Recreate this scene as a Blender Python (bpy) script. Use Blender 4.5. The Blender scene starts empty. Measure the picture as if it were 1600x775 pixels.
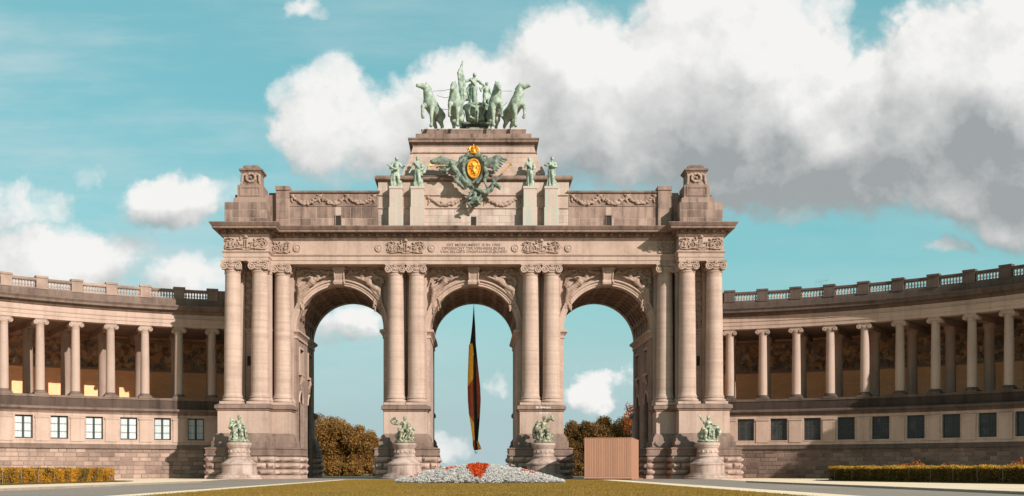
import bpy, bmesh, math, random
import numpy as np
from mathutils import Vector, Matrix
random.seed(7)
rng = np.random.default_rng(7)
S = bpy.context.scene
COL = S.collection
PI = math.pi
R_ = math.radians

# ------------------------------------------------------------------ camera, exposure
cam_data = bpy.data.cameras.new("camera")
cam = bpy.data.objects.new("camera", cam_data)
COL.objects.link(cam)
cam.location = (0, -125, 0.95)
cam.rotation_euler = (R_(90), 0, 0)
cam_data.sensor_width = 36
cam_data.lens = 36 * 1684 / 1600
cam_data.shift_x = 60 / 1600
cam_data.shift_y = (735 - 387.5) / 1600
cam_data.clip_end = 9000
S.camera = cam
S.view_settings.view_transform = 'Standard'
S.view_settings.look = 'None'
S.view_settings.gamma = 1
S.view_settings.exposure = 0.55
S.cycles.max_bounces = 6
S.cycles.diffuse_bounces = 3
S.cycles.transmission_bounces = 2
S.cycles.glossy_bounces = 2
S.cycles.use_adaptive_sampling = True
S.cycles.adaptive_threshold = 0.02

# ------------------------------------------------------------------ sun
SUN_AZ, SUN_EL = R_(42), R_(26)
to_sun = Vector((math.cos(SUN_EL) * math.sin(SUN_AZ), -math.cos(SUN_EL) * math.cos(SUN_AZ), math.sin(SUN_EL)))
sun_data = bpy.data.lights.new("sun", 'SUN')
sun_data.energy = 4.6
sun_data.angle = R_(0.5)
sun_data.color = (1.0, 0.97, 0.935)
sun = bpy.data.objects.new("sun", sun_data)
COL.objects.link(sun)
sun.location = (60, -80, 60)
sun.rotation_euler = (-to_sun).to_track_quat('-Z', 'Y').to_euler()

# ------------------------------------------------------------------ node helpers
class NT:
    def __init__(s, tree):
        s.t = tree; s.n = tree.nodes; s.l = tree.links
    def put(s, inp, v):
        if hasattr(v, 'is_output') or isinstance(v, bpy.types.NodeSocket): s.l.new(v, inp)
        elif v is not None: inp.default_value = v
    def m(s, op, a, b=None, c=None, clamp=False):
        n = s.n.new('ShaderNodeMath'); n.operation = op; n.use_clamp = clamp
        s.put(n.inputs[0], a); s.put(n.inputs[1], b); s.put(n.inputs[2], c)
        return n.outputs[0]
    def vm(s, op, a, b=None):
        n = s.n.new('ShaderNodeVectorMath'); n.operation = op
        s.put(n.inputs[0], a)
        if op == 'SCALE': s.put(n.inputs['Scale'], b)
        else: s.put(n.inputs[1], b)
        return n.outputs[0]
    def noise(s, vec, scale=1, detail=4, rough=.55, col=False, dist=0):
        n = s.n.new('ShaderNodeTexNoise'); s.put(n.inputs['Vector'], vec)
        n.inputs['Scale'].default_value = scale; n.inputs['Detail'].default_value = detail
        n.inputs['Roughness'].default_value = rough; n.inputs['Distortion'].default_value = dist
        return n.outputs['Color' if col else 'Fac']
    def mix(s, f, a, b, mode='MIX'):
        n = s.n.new('ShaderNodeMix'); n.data_type = 'RGBA'; n.blend_type = mode
        s.put(n.inputs[0], f); s.put(n.inputs[6], a); s.put(n.inputs[7], b)
        return n.outputs[2]
    def rng(s, v, a, b, c=0., d=1., smooth=False):
        n = s.n.new('ShaderNodeMapRange'); n.clamp = True
        if smooth: n.interpolation_type = 'SMOOTHSTEP'
        s.put(n.inputs[0], v)
        for i, x in enumerate((a, b, c, d)): s.put(n.inputs[i + 1], x)
        return n.outputs[0]
    def sep(s, v):
        n = s.n.new('ShaderNodeSeparateXYZ'); s.put(n.inputs[0], v); return n.outputs
    def comb(s, x, y, z):
        n = s.n.new('ShaderNodeCombineXYZ')
        s.put(n.inputs[0], x); s.put(n.inputs[1], y); s.put(n.inputs[2], z); return n.outputs[0]
def C4(c): return (c[0], c[1] * .957, c[2] * .905, 1.0)

# ------------------------------------------------------------------ sky
# clouds live in direction space: u = tan(azimuth from the arch axis), v = height over the horizon
W = bpy.data.worlds.new("World"); S.world = W; W.use_nodes = True
def px(x): return (x - 740) / 1684
def py(y): return (735 - y) / 1684
CLOUDS = [  # centre x, y, half width, half height, tilt (deg), strength; measured as photo directions
    (520, 180, 112, 112, 0, 1.1), (620, 195, 140, 98, 0, 1.2), (760, 190, 210, 132, 0, 1.5), (930, 150, 200, 165, 0, 1.6),
    (1130, 130, 240, 205, 0, 1.7), (1330, 215, 290, 152, 0, 1.7), (1530, 150, 200, 200, 0, 1.6), (1620, 250, 240, 140, 0, 1.4), (1180, 275, 190, 62, 0, 1.3), (1480, 280, 170, 70, 0, 1.3),
    (1480, 380, 60, 16, 0, .7), (275, 303, 100, 55, 0, 1.15), (130, 263, 52, 26, 0, .34), (90, 418, 190, 92, 8, 1.3),
    (20, 330, 130, 50, 10, .55), (300, 440, 115, 58, 0, .9), (490, 2, 44, 24, 0, .7), (545, 510, 95, 36, 0, .8),
    (930, 608, 62, 30, 6, 1.0), (782, 606, 26, 22, 0, .5), (700, 690, 60, 22, 0, .5), (1250, 0, 130, 60, 0, .6),
]
def build_world():
    t = NT(W.node_tree)
    W.node_tree.nodes.clear()
    grp = bpy.data.node_groups.new("cloud_density", 'ShaderNodeTree')
    grp.interface.new_socket("uv", in_out='INPUT', socket_type='NodeSocketVector')
    grp.interface.new_socket("density", in_out='OUTPUT', socket_type='NodeSocketFloat')
    grp.interface.new_socket("mass", in_out='OUTPUT', socket_type='NodeSocketFloat')
    g = NT(grp)
    gi = g.n.new('NodeGroupInput'); go = g.n.new('NodeGroupOutput')
    uv = gi.outputs[0]
    warp = g.noise(uv, 9, 5, .55, col=True)
    wv = g.vm('SCALE', g.vm('SUBTRACT', warp, (.5, .5, .5)), .070)
    warp2 = g.noise(uv, 36, 6, .6, col=True)
    wv2 = g.vm('SCALE', g.vm('SUBTRACT', warp2, (.5, .5, .5)), .030)
    uvw = g.vm('ADD', g.vm('ADD', uv, wv), wv2)
    su = g.sep(uvw)
    best = None
    for (x, y, a, b, tilt, st) in CLOUDS:
        du = g.m('SUBTRACT', su[0], px(x)); dv = g.m('SUBTRACT', su[1], py(y))
        if tilt:
            c, s_ = math.cos(R_(tilt)), math.sin(R_(tilt))
            du, dv = g.m('ADD', g.m('MULTIPLY', du, c), g.m('MULTIPLY', dv, s_)), g.m('SUBTRACT', g.m('MULTIPLY', dv, c), g.m('MULTIPLY', du, s_))
        qa = g.m('MULTIPLY', du, 1684 / a); qb = g.m('MULTIPLY', dv, 1684 / b)
        q = g.m('ADD', g.m('MULTIPLY', qa, qa), g.m('MULTIPLY', qb, qb))
        e = g.m('MULTIPLY', g.m('SUBTRACT', 1.0, q), st)
        best = e if best is None else g.m('MAXIMUM', best, e)
    best = g.m('MAXIMUM', best, -1.0)
    vor = g.n.new('ShaderNodeTexVoronoi'); vor.feature = 'SMOOTH_F1'
    g.put(vor.inputs['Vector'], uvw); vor.inputs['Scale'].default_value = 17; vor.inputs['Detail'].default_value = 3
    vor.inputs['Roughness'].default_value = .5; vor.inputs['Smoothness'].default_value = .4
    bil = g.m('SUBTRACT', .42, vor.outputs['Distance'])
    fb = g.m('SUBTRACT', g.noise(uv, 14, 8, .58), .5)
    # beyond the part of the sky in view the same kind of cumulus goes on at random
    far_ = g.m('ADD', g.m('ABSOLUTE', su[0]), g.m('MULTIPLY', g.m('MAXIMUM', su[1], 0.), .9))
    wild = g.rng(far_, 1.0, 1.35)
    rnd = g.m('MULTIPLY', g.m('SUBTRACT', g.noise(uv, 2.2, 3, .5), .53), 5.0)
    best = g.m('ADD', g.m('MULTIPLY', best, g.m('SUBTRACT', 1., wild)), g.m('MULTIPLY', rnd, wild))
    d = g.m('ADD', best, g.m('ADD', g.m('MULTIPLY', bil, .62), g.m('MULTIPLY', fb, .75)))
    g.l.new(d, go.inputs[0])
    g.l.new(best, go.inputs[1])

    tc = t.n.new('ShaderNodeTexCoord')
    dx, dy, dz = t.sep(tc.outputs['Generated'])
    ay = t.m('MAXIMUM', t.m('ABSOLUTE', dy), .12)
    u = t.m('DIVIDE', dx, ay); v = t.m('DIVIDE', dz, ay)
    behind = t.m('MULTIPLY', t.m('LESS_THAN', dy, 0.), 7.3)      # the half of the sky behind the camera takes another stretch of noise
    uv = t.comb(t.m('ADD', u, behind), v, 0)
    def dens(vec, k=0):
        n = t.n.new('ShaderNodeGroup'); n.node_tree = grp; t.put(n.inputs[0], vec); return n.outputs[k]
    d0 = dens(uv)
    d1 = dens(t.vm('ADD', uv, (.016, .026, 0)))
    d2 = dens(t.vm('ADD', uv, (.02, .075, 0)), 1)
    lit = t.m('ADD', t.m('MULTIPLY', t.m('SUBTRACT', d0, d1), .55), .80)
    gw = t.vm('ADD', uv, t.vm('SCALE', t.vm('SUBTRACT', t.noise(uv, 8, 4, .55, col=True), (.5, .5, .5)), .09))
    gs = t.sep(gw); grey = None
    for (x, y, a, b, k) in ((1190, 285, 260, 85, .95), (1450, 268, 320, 115, .92), (960, 290, 170, 55, .7), (600, 268, 120, 40, .35), (285, 340, 85, 26, .7), (1560, 395, 90, 30, .7), (545, 528, 110, 26, .8), (130, 455, 160, 22, .4)):
        qa = t.m('MULTIPLY', t.m('SUBTRACT', gs[0], px(x)), 1684 / a); qb = t.m('MULTIPLY', t.m('SUBTRACT', gs[1], py(y)), 1684 / b)
        e = t.m('MULTIPLY', t.rng(t.m('ADD', t.m('MULTIPLY', qa, qa), t.m('MULTIPLY', qb, qb)), 1.7, 0., 0., 1., smooth=True), k)
        grey = e if grey is None else t.m('MAXIMUM', grey, e)
    alpha = t.rng(t.m('ADD', d0, t.m('MULTIPLY', grey, .12)), -.22, t.m('ADD', .48, t.m('MULTIPLY', grey, .12)), smooth=True)
    grey = t.m('MULTIPLY', grey, t.rng(t.noise(t.vm('MULTIPLY', uv, (1., 2.2, 1.)), 7, 6, .6), .28, .62, .55, 1.12))
    deep = t.rng(d2, .25, 1.35, smooth=True)
    lit = t.m('SUBTRACT', lit, t.m('ADD', t.m('MULTIPLY', deep, .22), t.m('MULTIPLY', grey, .44)))
    soft = t.noise(uv, 11, 6, .55)
    lit = t.m('ADD', lit, t.m('MULTIPLY', t.m('SUBTRACT', soft, .52), .95), clamp=True)
    sky = t.n.new('ShaderNodeTexSky'); sky.sky_type = 'NISHITA'; sky.sun_disc = False
    sky.sun_elevation = SUN_EL; sky.sun_rotation = R_(180) - SUN_AZ
    sky.air_density = 1.0; sky.dust_density = .6; sky.ozone_density = 1.0
    skyc = t.mix(1., sky.outputs[0], (.98, 1.50, 1.12, 1), 'MULTIPLY')
    skyc = t.mix(.62, skyc, (1.85, 4.85, 5.45, 1))
    lowhaze = t.rng(v, .02, .22, .92, 0., smooth=True)
    skyc = t.mix(lowhaze, skyc, (3.9, 5.0, 5.35, 1))
    wisp = t.rng(t.noise(t.comb(t.m('MULTIPLY', u, .45), t.m('MULTIPLY', v, 2.2), 3.), 6, 7, .6), .36, .74, 0., t.m('ADD', .30, t.m('MULTIPLY', t.rng(u, .05, -.30), .55)), smooth=True)
    skyc = t.mix(wisp, skyc, (5.0, 6.2, 6.5, 1))
    cl = t.mix(lit, (3.25, 3.42, 3.48, 1), (8.5, 8.35, 8.15, 1))
    out = t.mix(t.m('MULTIPLY', alpha, .97), skyc, cl)
    ground = t.rng(dz, -.02, 0.)
    out = t.mix(ground, (2.2, 1.6, 1.0, 1), out)
    bg = t.n.new('ShaderNodeBackground'); t.put(bg.inputs[0], out); bg.inputs[1].default_value = .075
    wo = t.n.new('ShaderNodeOutputWorld'); t.l.new(bg.outputs[0], wo.inputs[0])
build_world()
W.cycles.sampling_method = 'MANUAL'
W.cycles.sample_map_resolution = 512

# ------------------------------------------------------------------ materials
MAT = {}
WING_L = (-1, 18.2, -43.2); WING_R = (1, 17.85, -41.97); WING_RAD = 50.8
def new_mat(name, rough=.85, spec=.25):
    m = bpy.data.materials.new(name); m.use_nodes = True
    t = NT(m.node_tree); b = t.n['Principled BSDF']
    b.inputs['Roughness'].default_value = rough
    b.inputs['Specular IOR Level'].default_value = spec
    MAT[name] = m
    return m, t, b
def bump(t, b, h, strength=.4, dist=.05):
    n = t.n.new('ShaderNodeBump'); n.inputs['Strength'].default_value = strength; n.inputs['Distance'].default_value = dist
    t.put(n.inputs['Height'], h); t.l.new(n.outputs[0], b.inputs['Normal'])
def stone(name, col, stain=(.16, .105, .075), streak=.35, blotch=.35, joints=None, mode='flat', bumps=.35, objrand=0., band=0., rough=.88, copper=0., jd=.28):
    col = (col[0] * 1.02, col[1] * .985, col[2] * .995); stain = (stain[0], stain[1] * .94, stain[2] * .94)
    m, t, b = new_mat(name, rough)
    P = t.n.new('ShaderNodeNewGeometry').outputs['Position']
    x, y, z = t.sep(P)
    n1 = t.noise(P, .33, 6, .6); n2 = t.noise(P, 3.2, 8, .65); n3 = t.noise(t.vm('MULTIPLY', P, (1.5, 1.5, .09)), 1, 6, .6)
    n4 = t.noise(P, 14, 4, .6)
    f = t.m('ADD', t.m('MULTIPLY', t.rng(n3, .46, .72), streak), t.m('MULTIPLY', t.rng(n1, .44, .74), blotch))
    f = t.m('ADD', f, t.m('MULTIPLY', t.m('SUBTRACT', n2, .5), .45), clamp=True)
    c = t.mix(f, C4(col), C4(stain))
    v = t.m('ADD', .80, t.m('MULTIPLY', n4, .4))
    if band:
        bz = t.noise(t.comb(t.m('MULTIPLY', t.m('FLOOR', t.m('MULTIPLY', x, .2)), 7.1), 0., t.m('MULTIPLY', z, 1.0)), 1.7, 5, .7)
        v = t.m('MULTIPLY', v, t.m('ADD', 1 - band * .5, t.m('MULTIPLY', bz, band)))
    if objrand:
        r = t.n.new('ShaderNodeObjectInfo').outputs['Random']
        v = t.m('MULTIPLY', v, t.m('ADD', 1 - objrand, t.m('MULTIPLY', r, 2 * objrand)))
    h = t.m('ADD', t.m('MULTIPLY', n2, .7), t.m('MULTIPLY', n4, .3))
    if joints:
        if mode == 'wing':
            u = t.m('MULTIPLY', t.m('ARCTAN2', t.m('SUBTRACT', t.m('ABSOLUTE', x), 18.), t.m('ADD', y, 42.5)), 50.8)
        elif mode == 'col': u = None
        else: u = t.m('ADD', x, t.m('MULTIPLY', y, 1.013))
        if u is None:
            fz = t.m('FRACT', t.m('DIVIDE', z, joints[1])); e = t.m('MINIMUM', fz, t.m('SUBTRACT', 1., fz))
            j = t.rng(e, 0.0, .025 / joints[1], 1., 0.)
        else:
            bt = t.n.new('ShaderNodeTexBrick'); t.put(bt.inputs['Vector'], t.comb(u, z, 0.))
            bt.inputs['Scale'].default_value = 1; bt.inputs['Brick Width'].default_value = joints[0]; bt.inputs['Row Height'].default_value = joints[1]
            bt.inputs['Mortar Size'].default_value = .018; bt.inputs['Mortar Smooth'].default_value = .4
            bt.inputs['Color1'].default_value = (.92, .92, .92, 1); bt.inputs['Color2'].default_value = (1.06, 1.06, 1.06, 1); bt.inputs['Mortar'].default_value = (1., 1., 1., 1)
            v = t.m('MULTIPLY', v, t.sep(bt.outputs['Color'])[0])
            j = bt.outputs['Fac']
        v = t.m('MULTIPLY', v, t.m('SUBTRACT', 1., t.m('MULTIPLY', j, jd)))
        h = t.m('SUBTRACT', h, t.m('MULTIPLY', j, jd * 2.5))
    c = t.mix(1., c, t.comb(v, v, v), 'MULTIPLY')
    if copper:
        n5 = t.noise(t.vm('MULTIPLY', P, (3.1, 3.1, .12)), 1, 4, .6)
        c = t.mix(t.m('MULTIPLY', t.rng(n5, .5, .7), copper), c, (.22, .36, .29, 1))
    t.l.new(c, b.inputs['Base Color'])
    bump(t, b, h, bumps, .06)
    return m
LIGHT = (.415, .308, .250); MID = (.33, .236, .185); DARK = (.17, .115, .09); SOOT = (.075, .052, .042)
stone('sandstone', LIGHT, streak=.30, blotch=.28, joints=(1.7, .62))
stone('sandstone_frieze', LIGHT, streak=.36, blotch=.30, joints=(3.1, 9.0))
stone('sandstone_plain', LIGHT, streak=.42, blotch=.33)
stone('sandstone_column', LIGHT, streak=.28, blotch=.28, joints=(1, 1.62), mode='col', band=.8)
stone('sandstone_carved', MID, stain=(.13, .085, .06), streak=.4, blotch=.4, bumps=.6)
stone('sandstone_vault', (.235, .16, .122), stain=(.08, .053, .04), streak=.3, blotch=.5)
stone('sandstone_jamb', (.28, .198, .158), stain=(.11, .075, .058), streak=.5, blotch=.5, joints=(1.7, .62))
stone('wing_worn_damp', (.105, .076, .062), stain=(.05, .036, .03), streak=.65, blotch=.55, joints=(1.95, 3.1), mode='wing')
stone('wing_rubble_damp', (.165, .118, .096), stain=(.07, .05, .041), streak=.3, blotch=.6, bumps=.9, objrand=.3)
stone('sandstone_worn', (.225, .157, .125), stain=SOOT, streak=.65, blotch=.5, joints=(2.1, 3.0))
stone('sandstone_attic', (.275, .192, .153), stain=(.075, .05, .04), streak=.75, blotch=.6)
stone('attic_block', (.29, .203, .162), stain=(.075, .05, .04), streak=.7, blotch=.6, objrand=.28)
stone('attic_block_pale', (.45, .36, .305), stain=(.20, .145, .118), streak=.55, blotch=.45, objrand=.12, copper=.15)
stone('pedestal_stained', (.45, .36, .305), stain=(.32, .26, .22), streak=.4, copper=.55)
stone('attic_joint', (.40, .31, .255), streak=.2, blotch=.2)
stone('rustic_stone', (.40, .29, .238), stain=(.12, .085, .067), streak=.3, blotch=.5, bumps=1.3, objrand=.14)
stone('rustic_joint', (.16, .11, .085), streak=.2)
stone('wing_stone', (.40, .296, .24), stain=(.17, .12, .095), streak=.45, blotch=.3, joints=(1.95, .72), mode='wing')
stone('wing_worn', (.175, .125, .10), stain=SOOT, streak=.65, blotch=.55, joints=(1.95, 3.1), mode='wing')
stone('wing_plain', (.41, .304, .247), stain=(.20, .142, .112), streak=.35, blotch=.3)
stone('wing_rubble', (.29, .21, .17), stain=(.12, .085, .068), streak=.3, blotch=.7, bumps=1., objrand=.3)
stone('wing_joint', (.23, .167, .135), streak=.2)
stone('wing_column', (.375, .28, .23), stain=(.19, .135, .107), streak=.35, blotch=.3)
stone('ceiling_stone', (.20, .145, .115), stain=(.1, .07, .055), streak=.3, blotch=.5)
stone('gallery_floor', (.58, .44, .35), streak=.1, blotch=.2)
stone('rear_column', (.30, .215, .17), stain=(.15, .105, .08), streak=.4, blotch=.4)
stone('baluster_stone', (.36, .268, .215), stain=(.17, .115, .085), streak=.35, blotch=.4)
stone('ochre_wall', (.85, .465, .245), stain=(.70, .355, .17), streak=.2, blotch=.3, joints=(.9, .3), mode='wing', bumps=.2, jd=.12)
stone('white_marble', (.55, .45, .39), stain=(.30, .21, .16), streak=.5, blotch=.35)

def simple(name, col, rough=.8, metal=0., var=.2, scale=6., col2=None, bumps=0., spec=.25, objrand=0.):
    m, t, b = new_mat(name, rough, spec); b.inputs['Metallic'].default_value = metal
    P = t.n.new('ShaderNodeNewGeometry').outputs['Position']
    n = t.noise(P, scale, 6, .6)
    c2 = col2 if col2 else tuple(k * (1 - var) for k in col)
    c = t.mix(t.rng(n, .36, .66), C4(col), C4(c2))
    if objrand:
        r = t.n.new('ShaderNodeObjectInfo').outputs['Random']
        v = t.m('ADD', 1 - objrand, t.m('MULTIPLY', r, 2 * objrand)); c = t.mix(1., c, t.comb(v, v, v), 'MULTIPLY')
    t.l.new(c, b.inputs['Base Color'])
    if bumps: bump(t, b, n, bumps, .05)
    return m
simple('verdigris', (.37, .43, .35), .6, 0, scale=2.2, col2=(.15, .19, .15), bumps=.5)
simple('verdigris_dark', (.21, .25, .195), .55, 0, scale=2.1, col2=(.05, .06, .05), bumps=.5)
simple('old_bronze', (.36, .36, .25), .5, .1, scale=3.6, col2=(.06, .05, .03), bumps=.5)
simple('bronze_worn', (.42, .46, .34), .55, .05, scale=3.6, col2=(.065, .065, .042), bumps=.6)
simple('gilding', (.92, .43, .055), .42, .35, scale=5, col2=(.62, .25, .03), bumps=.2)
simple('dark_opening', (.03, .022, .018), .7)
simple('green_frame', (.035, .055, .055), .5)
simple('iron_bar', (.07, .06, .055), .5)
simple('white_blind', (.60, .65, .66), .6, scale=2, var=.08, objrand=.14)
m_, t_, b_ = new_mat('dark_glass', .12, .5)
r_ = t_.n.new('ShaderNodeObjectInfo').outputs['Random']; P_ = t_.n.new('ShaderNodeNewGeometry').outputs['Position']
t_.l.new(t_.mix(t_.m('MULTIPLY', t_.rng(t_.noise(P_, .9, 4, .6), .45, .65), r_), (.018, .017, .016, 1), (.11, .10, .09, 1)), b_.inputs['Base Color'])  # pale reflections painted into the glass colour, stronger on some panes
simple('stake_metal', (.17, .16, .145), .5)
simple('lime_stain', (.66, .60, .55), .9, scale=4)
simple('rope', (.22, .2, .17), .8)
simple('bark', (.07, .05, .035), .9)
simple('flag_black', (.035, .032, .03), .8, scale=3)
simple('flag_yellow', (.95, .52, .06), .75, scale=3, var=.15)
simple('flag_red', (.46, .10, .045), .75, scale=3, var=.2)
simple('antenna_metal', (.12, .11, .1), .5)
def mosaic():
    m, t, b = new_mat('painted_frieze', .8)
    P = t.n.new('ShaderNodeNewGeometry').outputs['Position']
    n = t.noise(P, 1.1, 7, .65, col=True, dist=.6); s = t.sep(n)
    c = t.mix(t.rng(s[0], .42, .6), (.12, .075, .05, 1), (.50, .25, .11, 1))
    c = t.mix(t.rng(s[1], .5, .64), c, (.20, .17, .15, 1))
    c = t.mix(t.rng(s[2], .54, .66), c, (.60, .40, .24, 1))
    t.l.new(c, b.inputs['Base Color'])
mosaic()
def wood():
    m, t, b = new_mat('larch_wood', .8)
    tc = t.n.new('ShaderNodeTexCoord').outputs['Object']
    r = t.n.new('ShaderNodeObjectInfo').outputs['Random']
    v = t.vm('ADD', t.vm('MULTIPLY', tc, (22, 22, .8)), t.comb(t.m('MULTIPLY', r, 50.), t.m('MULTIPLY', r, 31.), t.m('MULTIPLY', r, 17.)))
    n = t.noise(v, 1, 6, .65, dist=.5)
    c = t.mix(n, (.29, .132, .075, 1), (.40, .208, .13, 1))
    k = t.m('ADD', .92, t.m('MULTIPLY', r, .22)); c = t.mix(1., c, t.comb(k, k, k), 'MULTIPLY')
    t.l.new(c, b.inputs['Base Color']); bump(t, b, n, .4, .02)
wood()
def leaf(name, c1, c2, c3=None, scale=.5, transl=.35):
    m, t, b = new_mat(name, .7, .2)
    g = t.n.new('ShaderNodeNewGeometry')
    r = g.outputs['Random Per Island']; n = t.noise(g.outputs['Position'], scale, 3, .5)
    c = t.mix(t.rng(n, .38, .62), C4(c1), C4(c2))
    if c3: c = t.mix(t.m('MULTIPLY', t.m('GREATER_THAN', r, .66), .8), c, C4(c3))
    k = t.m('ADD', .78, t.m('MULTIPLY', r, .44)); c = t.mix(1., c, t.comb(k, k, k), 'MULTIPLY')
    t.l.new(c, b.inputs['Base Color'])
    tr = t.n.new('ShaderNodeBsdfTranslucent'); t.l.new(c, tr.inputs[0])
    mx = t.n.new('ShaderNodeMixShader'); mx.inputs[0].default_value = transl
    t.l.new(b.outputs[0], mx.inputs[1]); t.l.new(tr.outputs[0], mx.inputs[2])
    o = t.n['Material Output']; t.l.new(mx.outputs[0], o.inputs[0])
leaf('copper_leaves', (.27, .13, .035), (.20, .098, .028), (.32, .175, .04))
leaf('olive_leaves', (.20, .105, .033), (.14, .078, .026), (.24, .125, .034))
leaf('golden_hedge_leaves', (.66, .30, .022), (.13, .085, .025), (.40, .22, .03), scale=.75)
leaf('sun_tint_leaves', (.55, .30, .03), (.38, .22, .03), (.6, .36, .05), scale=.9)  # sun on the hedge top, painted as a golden leaf colour
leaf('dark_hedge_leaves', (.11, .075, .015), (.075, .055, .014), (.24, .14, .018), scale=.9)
leaf('red_leaves', (.42, .07, .025), (.24, .06, .02), (.5, .19, .03), scale=2)
leaf('grass_blades', (.285, .172, .03), (.215, .14, .027), (.34, .205, .042), scale=.25)
leaf('verge_grass', (.16, .11, .03), (.11, .085, .022), (.2, .12, .03), scale=.4)
leaf('white_petals', (.70, .66, .635), (.62, .585, .56), (.74, .70, .68), scale=1.2, transl=.4)
leaf('orange_petals', (.66, .075, .014), (.48, .045, .01), (.78, .14, .018), scale=2.5)
leaf('bed_leaves', (.26, .235, .19), (.34, .31, .27), (.12, .11, .07), scale=1.5)
def ground_mat(name, c1, c2, s1=.25, s2=9, bumps=.3, rough=.9):
    m, t, b = new_mat(name, rough, .2)
    P = t.n.new('ShaderNodeNewGeometry').outputs['Position']
    f = t.m('ADD', t.m('MULTIPLY', t.noise(P, s1, 6, .6), .65), t.m('MULTIPLY', t.noise(P, s2, 5, .6), .35))
    t.l.new(t.mix(t.rng(f, .38, .62), C4(c1), C4(c2)), b.inputs['Base Color'])
    bump(t, b, t.noise(P, s2 * 2, 4, .6), bumps, .03)
ground_mat('lawn_soil', (.24, .135, .03), (.18, .105, .025))
ground_mat('far_ground', (.14, .10, .03), (.17, .12, .04))
ground_mat('sandy_gravel', (.84, .64, .47), (.74, .56, .405), .15, 5)
ground_mat('plaza_gravel', (.80, .60, .43), (.70, .52, .37), .15, 5)
ground_mat('asphalt', (.285, .225, .185), (.225, .178, .148), .12, 6)
ground_mat('kerb_stone', (.36, .28, .22), (.28, .22, .17), .5, 8)
ground_mat('bed_soil', (.05, .035, .025), (.08, .055, .04), 1, 9)

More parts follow.
